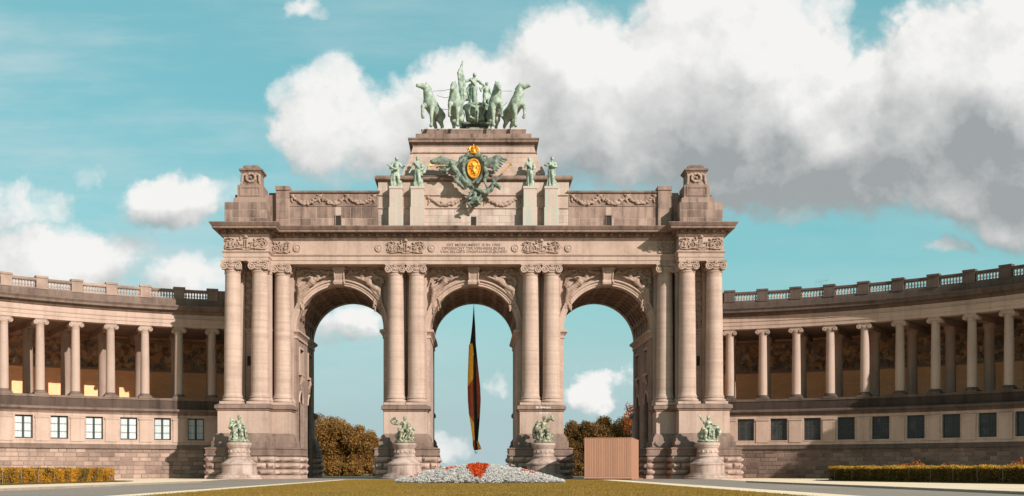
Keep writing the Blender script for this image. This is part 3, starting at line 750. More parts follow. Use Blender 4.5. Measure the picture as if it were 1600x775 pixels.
for x, y in [(-27.15, -3.4), (-24.1, -3.4), (-21.92, -1.4), (-8.92, -1.4), (-6.53, -1.4), (6.53, -1.4), (8.92, -1.4), (21.92, -1.4), (24.1, -3.4), (27.15, -3.4)]:
    c = link('column', COLM, 'sandstone_column', A, (x, y, 0))
    wy = -2 if y < -2 else 0
    pl = MB().box(x - 1.12, x + 1.12, wy - .38, wy + .1, 8.36, 24.5); pl.sweep([(.02, 8.3), (.16, 8.36), (.16, 8.9), (.06, 9.1), (.02, 9.2)], [(x - 1.12, wy), (x - 1.12, wy - .38), (x + 1.12, wy - .38), (x + 1.12, wy)], True).sweep([(.0, 23.2), (.08, 23.3), (.05, 23.4), (.05, 23.8), (.2, 24.2), (.2, 24.46)], [(x - 1.12, wy), (x - 1.12, wy - .38), (x + 1.12, wy - .38), (x + 1.12, wy)], True)
    obj('pilaster', pl, 'sandstone_plain', A)
    link('column_base', COLB, 'sandstone_plain', c, (x, y, 0)); link('capital', COLC, 'sandstone_plain', c, (x, y, 23.32))

# front and rear walls with their three arches, vaults and mouldings
def arc(cx, r, n=32, a0=0., a1=PI): return [(cx + r * math.cos(a0 + (a1 - a0) * i / n), SPR + r * math.sin(a0 + (a1 - a0) * i / n)) for i in range(n + 1)]
for y0, y1 in ((0., 1.2), (DEP - 1.2, DEP)):
    for cx in ARCH_X:
        mb = MB()
        p = arc(cx, RAD); n = len(p)
        for yy in (y0, y1):
            v = [(x, yy, z) for x, z in p] + [(x, yy, 24.5) for x, z in p]
            mb.add(v, [(i, i + 1, n + i + 1, n + i) for i in range(n - 1)])
        v = [(x, y0, z) for x, z in p] + [(x, y1, z) for x, z in p]; mb.add(v, [(i, i + 1, n + i + 1, n + i) for i in range(n - 1)])
        obj('spandrel_wall', mb, 'sandstone', A)
NY, NA = 6, 9
YW = (DEP - 2.4) / NY
def coffer_mesh():
    mb = MB(); da = PI / NA
    def P3(a, y, r): return (r * math.cos(a + PI / 2), y, r * math.sin(a + PI / 2))
    def loop(ka, ky, r, oct_):
        A_, Y_ = da / 2 * ka, YW / 2 * ky
        if oct_: c = .45; q = [(-1, -c), (-c, -1), (c, -1), (1, -c), (1, c), (c, 1), (-c, 1), (-1, c)]
        else: q = [(-1, -.5), (-.5, -1), (.5, -1), (1, -.5), (1, .5), (.5, 1), (-.5, 1), (-1, .5)]
        return [P3(A_ * a, Y_ * y, r) for a, y in q]
    corners = [P3(da / 2 * a, YW / 2 * y, RAD) for a, y in ((-1, -1), (1, -1), (1, 1), (-1, 1))]
    L = [loop(1, 1, RAD, False), loop(.80, .80, RAD, True), loop(.78, .78, RAD + .22, True), loop(.60, .60, RAD + .22, True), loop(.57, .57, RAD + .45, True)]
    v = [p for l in L for p in l] + corners; f = []
    for k in range(4):
        for i in range(8): j = (i + 1) % 8; f.append((k * 8 + i, k * 8 + j, k * 8 + 8 + j, k * 8 + 8 + i))
    f.append(tuple(32 + i for i in range(8)))
    f += [(40, 1, 0), (41, 3, 2), (42, 5, 4), (43, 7, 6)]
    f = [q if q[0] < 40 else ((40, 0, 1) if q[0] == 40 else (41, 2, 3) if q[0] == 41 else (42, 4, 5) if q[0] == 42 else (43, 6, 7)) for q in f]
    mb.add(v, f); mb.lathe([(.30, RAD + .45), (.2, RAD + .33), (0, RAD + .30)], 8)
    return mb.mesh('coffer', None, False)
COFFER = coffer_mesh()
for cx in ARCH_X:
    mb = MB()
    p = arc(cx, RAD + .6, 24, -.06, PI + .06); n = len(p)
    mb.add([(x, 1.1, z) for x, z in p] + [(x, DEP - 1.1, z) for x, z in p], [(i, i + 1, n + i + 1, n + i) for i in range(n - 1)])
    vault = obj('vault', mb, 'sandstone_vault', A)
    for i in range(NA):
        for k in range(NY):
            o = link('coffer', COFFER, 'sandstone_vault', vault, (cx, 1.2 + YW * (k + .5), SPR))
            o.rotation_euler = (0, PI / 2 - (i + .5) * PI / NA, 0)
    # archivolt: three fascias and an outer roll
    prof = [(5.06, -.02), (5.05, -.14), (5.28, -.14), (5.29, -.22), (5.5, -.22), (5.52, -.30), (5.60, -.42), (5.74, -.42), (5.78, -.30), (5.82, 0.05)]
    m = 40; v = []; f = []
    for i in range(m + 1):
        a = PI * i / m
        for r, y in prof: v.append((cx + r * math.cos(a), y, SPR + r * math.sin(a)))
    k = len(prof)
    for i in range(m):
        for j in range(k - 1): f.append((i * k + j, i * k + k + j, i * k + k + j + 1, i * k + j + 1))
    obj('archivolt', MB().add(v, f), 'sandstone_plain', A, 30)
    # keystone: scrolled console
    kb = MB(); w0, w1 = .66, .56
    sec = [(-.1, 24.42), (-1.05, 24.42), (-1.08, 24.2), (-.98, 24.12), (-1.02, 23.95), (-.92, 23.4), (-.72, 22.95), (-.78, 22.8), (-.86, 22.62), (-.80, 22.42), (-.6, 22.3), (-.1, 22.28)]
    def kpt(s_, y, z): w = w1 + (w0 - w1) * (z - 22.3) / 2.1; return (cx + s_ * w, y, z)
    n = len(sec); v = [kpt(-1, y, z) for y, z in sec] + [kpt(1, y, z) for y, z in sec]
    kb.add(v, [tuple(range(n)), tuple(range(2 * n - 1, n - 1, -1))] + [(i, (i + 1) % n, n + (i + 1) % n, n + i) for i in range(n)])
    kb.box(cx - .74, cx + .74, -1.14, 0, 24.1, 24.24)
    ks = obj('keystone', kb, 'sandstone_plain', A, 30)
    for s_ in (-1, 1):
        tb = MB(); tb.tube([kpt(s_ * .86, y - .03, z) for y, z in sec[3:9]], .09, 6); tb.tube([(cx + s_ * .6, -.78 + .2 * math.cos(t), 22.6 + .2 * math.sin(t)) for t in np.linspace(0, 5.4, 9)], .08, 6)
        obj('scroll_edge', tb, 'sandstone_plain', ks, 40)

# spandrel figures: winged figures lying along each arch
def spandrel_clay(v):
    c = Clay(); y = -.18
    def P(q): return [(a, y - d, b) for a, b, d in q]
    hx = -2.45 - .15 * v
    c.ball((hx, y - .25, 23.45), .27)
    c.limb(P([(hx - .15, 23.2, .15), (hx - .75, 22.75, .2), (-3.85, 22.25, .12)]), [.22, .40, .34])
    c.limb(P([(-3.85, 22.25, .15), (-4.55, 21.75, .25), (-4.75, 20.85, .12), (-5.0, 20.0, .02)]), [.36, .33, .22, .12])
    c.limb(P([(-3.8, 22.1, .05), (-4.3, 21.3, .1), (-4.65, 20.5, .05), (-5.1, 19.6, 0)]), [.33, .30, .2, .12])
    c.limb(P([(hx - .4, 23.1, .2), (hx - .95, 23.35, .28), (hx - 1.5, 23.2 - .3 * v, .2)]), [.17, .15, .1])
    c.limb(P([(hx - .3, 22.9, .3), (hx + .55, 23.25, .3), (hx + 1.15, 23.55, .2)]), [.16, .13, .09])
    for k in range(5): c.limb(P([(hx - .6 - .12 * k, 23.2, 0), (hx - 1.1 - .3 * k, 23.75 - .13 * k, .05), (hx - 1.5 - .28 * k, 23.72 - .36 * k, 0)]), [.2, .16, .07])
    for k in range(6): c.limb(P([(hx + .5 + .24 * k, 23.85 + .1 * math.sin(k * 2.1), 0), (hx + .75 + .24 * k, 23.62 + .14 * math.cos(k * 1.7 + v), .08)]), [.16, .1])
    r = random.Random(4 + v)
    for k in range(16):
        t = r.uniform(0, 1); a = (-4.9 + 1.2 * r.random() * (1 - t), 19.8 + 3.4 * t, .03)
        c.limb(P([a, (a[0] + r.uniform(-.1, .25), a[1] - r.uniform(.3, .7), .06)]), [.13, .07])
    for k in range(9): c.ball((-1.3 - .45 * k + r.uniform(-.1, .1), y, 24.05 + r.uniform(-.12, .1)), (.24, .16, .16))
    return c
carve = dict(rough=.05, grain=.8)
SPL = [spandrel_clay(v).mesh('spandrel_relief', .065, .04, **carve) for v in (0, 1)]
SPR_M = [spandrel_clay(v).moved(mirror=True).mesh('spandrel_relief', .065, .04, **carve) for v in (1, 0)]
for i, cx in enumerate(ARCH_X):
    link('spandrel_relief', SPL[i % 2], 'sandstone_carved', A, (cx, 0, 0)); link('spandrel_relief', SPR_M[i % 2], 'sandstone_carved', A, (cx, 0, 0))

# trophies hanging between the pylon columns, slit window under them
tc = Clay(); r = random.Random(3)
for k in range(5):
    z = 23.2 - k * 1.35
    tc.ball((0, 0, z), (.42, .25, .34)); tc.ball((0, -.2, z), (.2, .15, .18))
    for s_ in (-1, 1): tc.limb([(0, 0, z + .2), (s_ * .5, -.05, z + .35), (s_ * .62, 0, z)], [.14, .12, .07]); tc.limb([(0, 0, z - .2), (s_ * .45, -.05, z - .55)], [.13, .07])
tc.limb([(0, 0, 17.6), (0, 0, 16.6)], [.16, .09])
TROPHY = tc.mesh('trophy_relief', .06, .07)
for s_ in (-1, 1):
    link('trophy_relief', TROPHY, 'sandstone_carved', A, (s_ * 25.62, -2.12, .3))
    obj('slit_window', MB().box(s_ * 25.62 - .2, s_ * 25.62 + .2, -2.012, -1.9, 12.9, 14.0), 'dark_opening', A)
    f = MB(); f.box(s_ * 25.62 - .32, s_ * 25.62 - .2, -2.07, -1.9, 12.8, 14.1); f.box(s_ * 25.62 + .2, s_ * 25.62 + .32, -2.07, -1.9, 12.8, 14.1); f.box(s_ * 25.62 - .2, s_ * 25.62 + .2, -2.07, -1.9, 14.0, 14.1); obj('slit_surround', f, 'sandstone_plain', A)
    obj('string_course', MB().sweep([(0, 16.5), (.08, 16.55), (.08, 16.8), (.22, 16.95), (.22, 17.1), (0, 17.2)], [(s_ * 23.2, -.2), (s_ * 23.2, -2), (s_ * 27.95, -2), (s_ * 27.95, -.2)], True), 'sandstone_plain', A, 30)
    link('trophy_relief', TROPHY, 'sandstone_carved', A, (s_ * 28.0, 5, 0), s_ * PI / 2)

# entablature
EP = [(-28, -4.25), (-23, -4.25), (-23, -2.25), (23, -2.25), (23, -4.25), (28, -4.25), (28, 18.05), (23, 18.05), (23, 16.05), (-23, 16.05), (-23, 18.05), (-28, 18.05)]
obj('architrave', MB().sweep([(-2.3, 24.45), (0, 24.45), (0, 24.84), (.07, 24.86), (.07, 25.28), (.12, 25.31), (.24, 25.46), (.24, 25.55), (0, 25.60)], EP), 'sandstone_plain', A)
obj('frieze', MB().sweep([(0, 25.59), (0, 27.12)], EP), 'sandstone_frieze', A)
cornice = obj('cornice', MB().sweep([(0, 27.1), (.06, 27.12), (.22, 27.32), (.24, 27.42), (.24, 27.86), (.36, 27.9), (1.08, 27.9), (1.08, 28.12), (1.14, 28.14), (1.20, 28.22), (1.36, 28.46), (1.36, 28.55), (-1.2, 28.72)], EP), 'sandstone_worn', A, 25)
modm = MB(); modm.box(-.17, .17, -.34, .05, -.30, 0, .02); modm.tube([(-.17, -.30, -.10), (.17, -.30, -.10)], .10, 8); modm.tube([(-.17, -.12, -.27), (.17, -.12, -.27)], .07, 8); modm.box(-.22, .22, -.42, .05, -.0, .04)
MOD = modm.mesh('modillion', 40)
def modillions(p0, p1):
    a = Vector(p0); d = Vector(p1) - a; L = d.length; rz = math.atan2(d.y, d.x); d /= L; n = round(L / .95)
    for i in range(n):
        c = a + d * (L * (i + .5) / n); link('modillion', MOD, 'sandstone_worn', cornice, (c.x, c.y, 27.85), rz)
modillions((-28.2, -4.49), (-22.76, -4.49)); modillions((-22.76, -2.49), (22.76, -2.49)); modillions((22.76, -4.49), (28.2, -4.49))
modillions((-28.24, 5), (-28.24, -4.4)); modillions((28.24, -4.4), (28.24, 5)); modillions((-22.76, -4.4), (-22.76, -2.9)); modillions((22.76, -2.9), (22.76, -4.4))

# frieze carving: crowned twin L between acanthus scrolls
def scroll_clay(w, crown, y=-.10):
    c = Clay(); hw = w / 2
    for s_ in (-1, 1):
        xs = [.95, 1.75] if crown else [.55 * s_ + .0]
        for k, x in enumerate([.28 * hw + .28, .72 * hw + .12] if crown else [.42 * hw]):
            z0 = -.12 + .1 * (k % 2)
            sp = spiral((s_ * x, z0), .44, .12, 1.4, (PI if k % 2 else 0) if s_ > 0 else (0 if k % 2 else PI), s_ * (1 if k % 2 else -1), 14, y)
            c.limb(sp, [.07] * len(sp)); c.ball((s_ * x, y - .06, z0), (.13, .12, .13))
            for q in range(5):
                a = q * 1.25 + k; c.limb([(s_ * x + .42 * math.cos(a), y, z0 + .42 * math.sin(a)), (s_ * x + .66 * math.cos(a + .4), y, max(-.7, min(.66, z0 + .62 * math.sin(a + .4))))], [.085, .04])
        c.limb([(s_ * .1, y, -.62), (s_ * hw * .4, y - .05, -.5), (s_ * hw * .7, y, -.66), (s_ * (hw - .1), y, -.55)], [.07, .09, .07, .05])
        c.limb([(s_ * hw * .55, y, .5), (s_ * hw * .75, y - .05, .62), (s_ * (hw - .08), y, .45)], [.08, .1, .06])
    rr_ = random.Random(77)
    for q in range(int(w * 11)):
        xx = rr_.uniform(-hw + .08, hw - .08); zz = rr_.uniform(-.62, .6)
        if abs(xx) < .32 and crown: continue
        a = rr_.uniform(0, 6.28); c.limb([(xx, y + .03, zz), (xx + .13 * math.cos(a), y - .02, zz + .13 * math.sin(a)), (xx + .2 * math.cos(a + .8), y + .03, zz + .2 * math.sin(a + .8))], [.05, .075, .035])
    if crown:
        for s_ in (-1, 1): c.limb([(s_ * .11, y - .07, .45), (s_ * .11, y - .07, -.42), (s_ * .42, y - .07, -.42), (s_ * .42, y - .07, -.34)], .055)
        c.ball((0, y - .05, .74), (.2, .16, .16)); c.ball((0, y - .05, .95), (.07, .07, .09)); c.limb([(-.22, y - .05, .64), (.22, y - .05, .64)], .07)
        c.limb([(-.4, y, -.72), (.4, y, -.72)], .07)
    return c
PAN = scroll_clay(4.3, True).mesh('scroll_carving', .04, .025, None, .012); PANW = scroll_clay(4.9, True).mesh('scroll_carving', .04, .025, None, .012); PANS = scroll_clay(2.1, False).mesh('scroll_carving', .04, .025, None, .012)
for s_ in (-1, 1):
    link('scroll_carving', PAN, 'sandstone_carved', A, (s_ * 7.72, -2.25, 26.38)); link('scroll_carving', PANW, 'sandstone_carved', A, (s_ * 25.5, -4.25, 26.38)); link('scroll_carving', PANS, 'sandstone_carved', A, (s_ * 21.95, -2.25, 26.35))
rd = MB(); rd.lathe([(.44, 0), (.44, .10), (.36, .16), (.30, .12), (.26, .08), (.16, .14), (0, .17)], 20)
for q in range(6): rd.lathe([(.07, .1), (.06, .15), (0, .17)], 6, (.2 * math.cos(q * PI / 3), .2 * math.sin(q * PI / 3)))
RD = rd.mesh('roundel', 35)
for x in (-20.1, -10.8, -4.75, 4.75, 10.8, 20.1):
    o = link('roundel', RD, 'sandstone_plain', A, (x, -2.25, 26.25)); o.rotation_euler = (PI / 2, 0, 0)
for txt, z, w in (("DIT MONUMENT IS IN 1905", 26.62, 6.1), ("OPGERICHT TER VERHEERLIJKING", 26.23, 7.2), ("VAN BELGIË'S ONAFHANKELIJKHEID", 25.84, 7.6)):
    cu = bpy.data.curves.new('inscription', 'FONT'); cu.body = txt; cu.size = .42; cu.align_x = 'CENTER'; cu.align_y = 'CENTER'; cu.extrude = .012; cu.offset = .006
    to = bpy.data.objects.new('inscription', cu); COL.objects.link(to); bpy.context.view_layer.update()
    me = bpy.data.meshes.new_from_object(to.evaluated_get(bpy.context.evaluated_depsgraph_get())); ww = max(1e-3, to.dimensions.x); bpy.data.objects.remove(to)
    me.materials.clear()
    o = link('inscription', me, 'inscription_paint' if 'inscription_paint' in MAT else 'rustic_joint', A, (0, -2.262, z)); o.rotation_euler = (PI / 2, 0, 0); o.scale = (w / ww, 1, 1)

# attic
def courses(parent, x0, x1, z0, z1, y, rows, w, mat, seed, ends=False, skip=None):
    r = random.Random(seed); H = (z1 - z0) / rows
    for k in range(rows):
        n = max(1, round((x1 - x0) / w)); c = [x0 + (x1 - x0) * i / n for i in range(n + 1)]
        if k % 2 and n > 1: c = [x0] + [x0 + (x1 - x0) * (i + .5) / n for i in range(n)] + [x1]
        for a, b in zip(c[:-1], c[1:]):
            if skip and a < skip[1] and b > skip[0]:
                za, zb = z0 + k * H, z0 + (k + 1) * H
                if za < skip[3] and zb > skip[2]:
                    if a < skip[0] - .1: b = skip[0]
                    elif b > skip[1] + .1: a = skip[1]
                    else: continue
            mb = MB().box(-(b - a) / 2 + .022, (b - a) / 2 - .022, -.012 - r.uniform(0, .014), .2, -H / 2 + .022, H / 2 - .022, .006)
            obj('stone_block', mb, mat, parent, None, ((a + b) / 2, y, z0 + H * (k + .5)))
def side_courses(parent, xs, y0, y1, z0, z1, rows, w, mat, seed):
    r = random.Random(seed); H = (z1 - z0) / rows; sg = 1 if xs > 0 else -1
    for k in range(rows):
        n = max(1, round((y1 - y0) / w)); c = [y0 + (y1 - y0) * i / n for i in range(n + 1)]
        for a, b in zip(c[:-1], c[1:]):
            mb = MB().box(-.2, .05 + r.uniform(0, .03), -(b - a) / 2 + .022, (b - a) / 2 - .022, -H / 2 + .022, H / 2 - .022, .02)
            obj('stone_block', mb, mat, parent, None, (xs, (a + b) / 2, z0 + H * (k + .5)), 0 if parent is None or sg > 0 else PI)
obj('attic_roof', MB().box(-27.4, 27.4, -1.2, 15, 28.3, 32.6), 'sandstone_attic', A)
for s_ in (-1, 1):
    sg = lambda a, b: (min(s_ * a, s_ * b), max(s_ * a, s_ * b))
    x0, x1 = sg(10.9, 21.2)
    at = obj('attic_wall', MB().box(x0, x1, -1.45, 2, 28.4, 31.2), 'attic_joint', A)
    obj('garland_panel', MB().box(x0, x1, -1.452, 2, 31.2, 32.8), 'sandstone_attic', at)
    xw = s_ * 15.5
    courses(at, x0, x1, 28.55, 31.15, -1.45, 2, 1.28, 'attic_block', 5 + s_, skip=(xw - .3, xw + .3, 29.0, 30.1))
    obj('attic_window', MB().box(xw - .29, xw + .29, -1.47, -1.4, 29.05, 30.1), 'dark_opening', at)
    obj('window_surround', MB().box(xw - .38, xw - .29, -1.56, -1.4, 29.0, 30.1).box(xw + .29, xw + .38, -1.56, -1.4, 29.0, 30.1).box(xw - .4, xw + .4, -1.58, -1.4, 30.1, 30.22), 'sandstone_attic', at)
    obj('coping', MB().sweep([(-.6, 32.72), (.10, 32.72), (.16, 32.8), (.16, 32.98), (-.8, 33.06)], [(x0, -1.5), (x1, -1.5), (x1, 14), (x0, 14)]), 'sandstone_worn', at)
    obj('panel_moulding', MB().box(x0 + .1, x1 - .1, -1.53, -1.4, 31.2, 31.32), 'sandstone_attic', at)
    g = Clay(); rr = random.Random(9)
    span = 3.15
    for q in range(3):
        xa = x0 + .45 + q * span * .99
        for i in range(24):
            t = i / 23; xx = xa + span * t; zz = 32.35 - .75 * (1 - (2 * t - 1) ** 2); th = .13 + .13 * (1 - (2 * t - 1) ** 2)
            for w_ in range(3): g.ball((xx + rr.uniform(-.05, .05), -1.5 - rr.uniform(0, .12), zz + rr.uniform(-.8, .8) * th), th * rr.uniform(.35, .7))
        for e in (xa, xa + span):
            g.ball((e, -1.55, 32.38), .2); g.limb([(e, -1.5, 32.3), (e - .12, -1.5, 31.95), (e + .05, -1.5, 31.6)], [.1, .12, .05])
            for q2 in (-1, 1): g.limb([(e, -1.52, 32.42), (e + q2 * .35, -1.5, 32.58)], [.1, .06])
    link('garland', g.mesh('garland', .06, .05), 'sandstone_carved', at)
    p0, p1 = sg(21.1, 22.6)
    pb = obj('attic_pilaster', MB().box(p0, p1, -1.75, 3, 28.4, 32.0), 'attic_joint', A)
    obj('pilaster_top', MB().box(p0 + .001, p1 - .001, -1.76, 3, 32.0, 33.3), 'sandstone_attic', pb)
    courses(pb, p0, p1, 28.5, 32.0, -1.75, 3, 1.5, 'attic_block', 15 + s_)
    obj('pilaster_cap', MB().box(p0 - .06, p1 + .06, -1.88, 3, 33.0, 33.45), 'sandstone_attic', pb)
    q0, q1 = sg(22.5, 23.6)
    obj('attic_link', MB().box(q0, q1, -.9, 3, 28.4, 32.9), 'sandstone_attic', A)
    # corner pylon
    b0, b1 = sg(23.2, 28.0)
    py_ = obj('corner_pylon', MB().box(b0 + .01, b1 - .01, -3.75, 1.2, 28.4, 31.1), 'attic_joint', A)
    courses(py_, b0, b1, 28.5, 31.15, -3.75, 3, 1.6, 'attic_block', 25 + s_)
    for xs in (b0, b1):
        sgn_ = 1 if xs == b1 else -1; r_ = random.Random(60)
        for k in range(3):
            cu_ = [-3.76, -2.1, -.45, 1.2] if k % 2 == 0 else [-3.76, -2.9, -1.3, .3, 1.2]
            for a_, e_ in zip(cu_[:-1], cu_[1:]): obj('stone_block', MB().box(-.2 * sgn_, (.012 + r_.uniform(0, .014)) * sgn_, -(e_ - a_) / 2 + .022, (e_ - a_) / 2 - .022, -.883 / 2 + .022, .883 / 2 - .022), 'attic_block', py_, None, (xs, (a_ + e_) / 2, 28.5 + .883 * (k + .5)))
    cxp = s_ * 25.35
    rect = lambda h, d0=-1., d1=2.: [(cxp - h, -1.25 - h), (cxp + h, -1.25 - h), (cxp + h, -1.25 + h), (cxp - h, -1.25 + h)]
    obj('pylon_step', MB().sweep([(.0, 31.1), (0, 31.2), (-.05, 31.75), (-.35, 31.95), (-1.8, 31.96)], rect(1.85)), 'sandstone_attic', py_)
    d = MB().sweep([(0, 31.9), (0, 33.35), (-.3, 33.45), (-1.42, 33.46)], rect(1.45)); obj('pylon_panel', d, 'sandstone_attic', py_)
    fr = MB(); yF = -1.25 - 1.45
    fr.box(cxp - 1.2, cxp - 1.02, yF - .08, yF, 32.1, 33.2); fr.box(cxp + 1.02, cxp + 1.2, yF - .08, yF, 32.1, 33.2); fr.box(cxp - 1.02, cxp + 1.02, yF - .08, yF, 33.02, 33.2); fr.box(cxp - 1.02, cxp + 1.02, yF - .08, yF, 32.1, 32.24)
    obj('panel_frame', fr, 'sandstone_attic', py_)
    obj('pylon_die', MB().sweep([(0, 33.4), (-.1, 33.6), (-.16, 33.9), (-.16, 34.8), (-1.2, 34.81)], rect(1.22)), 'sandstone_attic', py_)
    w = Clay()
    for i in range(16):
        a = 2 * PI * i / 16; w.ball((cxp + .52 * math.cos(a), yF + .32, 34.25 + .46 * math.sin(a)), .15 + .03 * (i % 2))
    for q in (-1, 1): w.limb([(cxp + q * .55, yF + .3, 34.7), (cxp + q * .95, yF + .3, 34.5), (cxp + q * .98, yF + .3, 33.9), (cxp + q * 1.05, yF + .3, 33.5)], [.14, .17, .16, .12])
    w.ball((cxp, yF + .25, 34.25), .14)
    link('wreath', w.mesh('wreath', .05, .05), 'sandstone_carved', py_)
    obj('pylon_cap', MB().sweep([(-.2, 34.78), (.02, 34.8), (.1, 34.95), (.26, 35.08), (.26, 35.25), (.0, 35.36), (-.15, 35.4), (-.15, 35.62), (-.4, 35.82), (-1.06, 35.84)], rect(1.08)), 'sandstone_worn', py_)
# centre block
cb = obj('centre_attic', MB().box(-10.95, 10.95, -1.4, 13.5, 28.4, 34.2), 'attic_joint', A)
courses(cb, -10.95, 10.95, 28.55, 30.95, -1.4, 3, 1.45, 'attic_block_pale', 51, skip=(-.3, .3, 29.0, 30.05))
obj('attic_window', MB().box(-.3, .3, -1.42, -1.3, 29.0, 30.05), 'dark_opening', cb)
courses(cb, -10.95, 10.95, 31.05, 32.45, -1.36, 1, 3.0, 'attic_block_pale', 53)
courses(cb, -10.95, 10.95, 32.62, 34.1, -1.38, 2, 1.7, 'attic_block_pale', 52)
obj('panel_moulding', MB().box(-10.9, 10.9, -1.56, -1.3, 32.46, 32.61), 'sandstone_plain', cb)
obj('panel_moulding', MB().box(-10.9, 10.9, -1.54, -1.3, 30.96, 31.04), 'sandstone_plain', cb)
tor = [(.12 + .3 * math.cos(a), 34.42 + .3 * math.sin(a)) for a in np.linspace(-1.4, 1.6, 8)]
obj('torus_cornice', MB().sweep([(-.3, 34.05), (.1, 34.05), (.1, 34.14)] + tor + [(-.2, 34.76), (-4, 34.8)], [(-10.95, -1.42), (10.95, -1.42), (10.95, 13.5), (-10.95, 13.5)]), 'sandstone_worn', cb, 35)
g = Clay(); rr = random.Random(19)
for s_ in (-1, 1):
    for q in range(1):
        for i in range(30):
            t = i / 29; xx = s_ * (1.2 + 4.0 * t); zz = 32.25 - .78 * (1 - (2 * t - 1) ** 2); th = .12 + .14 * (1 - (2 * t - 1) ** 2)
            for w_ in range(3): g.ball((xx + rr.uniform(-.05, .05), -1.42 - rr.uniform(0, .12), zz + rr.uniform(-.8, .8) * th), th * rr.uniform(.35, .7))
        for e in (1.2, 5.2): g.ball((s_ * e, -1.45, 32.25), .2); g.limb([(s_ * e, -1.42, 32.2), (s_ * e + .1, -1.42, 31.7), (s_ * e - .05, -1.42, 31.35)], [.1, .12, .05])
link('garland', g.mesh('garland', .06, .05), 'sandstone_carved', cb)
# statue plinths
PLX = (-8.85, -6.42, 6.42, 8.85)
for i, x in enumerate(PLX):
    mb = MB().box(x - .82, x + .82, -2.45, -1.3, 28.5, 30.9, .02).box(x - .74, x + .74, -2.38, -1.3, 30.9, 33.0, .02).box(x - .8, x + .8, -2.45, -1.3, 33.0, 33.3, .02)
    obj('statue_plinth', mb, 'pedestal_stained', A)
# flared pedestal of the bronze chariot
fl = [(1.5, 34.7), (1.45, 35.3), (1.15, 36.05), (.78, 36.9), (.5, 37.75), (.32, 38.45), (.28, 38.65)]
DZ = .25
rect = [(-6.75, .6), (6.75, .6), (6.75, 12.5), (-6.75, 12.5)]
fp = obj('flared_pedestal', MB().sweep(fl, rect), 'sandstone_joints_pale' if 'sandstone_joints_pale' in MAT else 'sandstone', A, 30)
obj('pedestal_moulding', MB().sweep([(.35, 37.7), (.62, 37.75), (.62, 37.87), (.3, 37.91)], rect), 'sandstone_attic', fp)
obj('pedestal_cornice', MB().sweep([(.2, 38.6), (.35, 38.65), (.4, 38.85), (.75, 39.0), (.75, 39.25), (.85, 39.35), (.85, 39.47), (-1, 39.55)], rect), 'sandstone_worn', fp)
obj('pedestal_plinth', MB().sweep([(0, 39.45), (0, 40.2), (-2, 40.21)], rect), 'attic_block', fp)
obj('pedestal_plinth', MB().sweep([(-.65, 40.15), (-.65, 40.87), (-4, 40.89), (-5.9, 40.9)], rect), 'attic_block', fp)
obj('ledge', MB().sweep([(-.7, 40.85), (-.58, 40.87), (-.58, 40.95), (-3, 40.97), (-5.9, 40.975)], rect), 'white_marble', fp)
TOPZ = 40.97

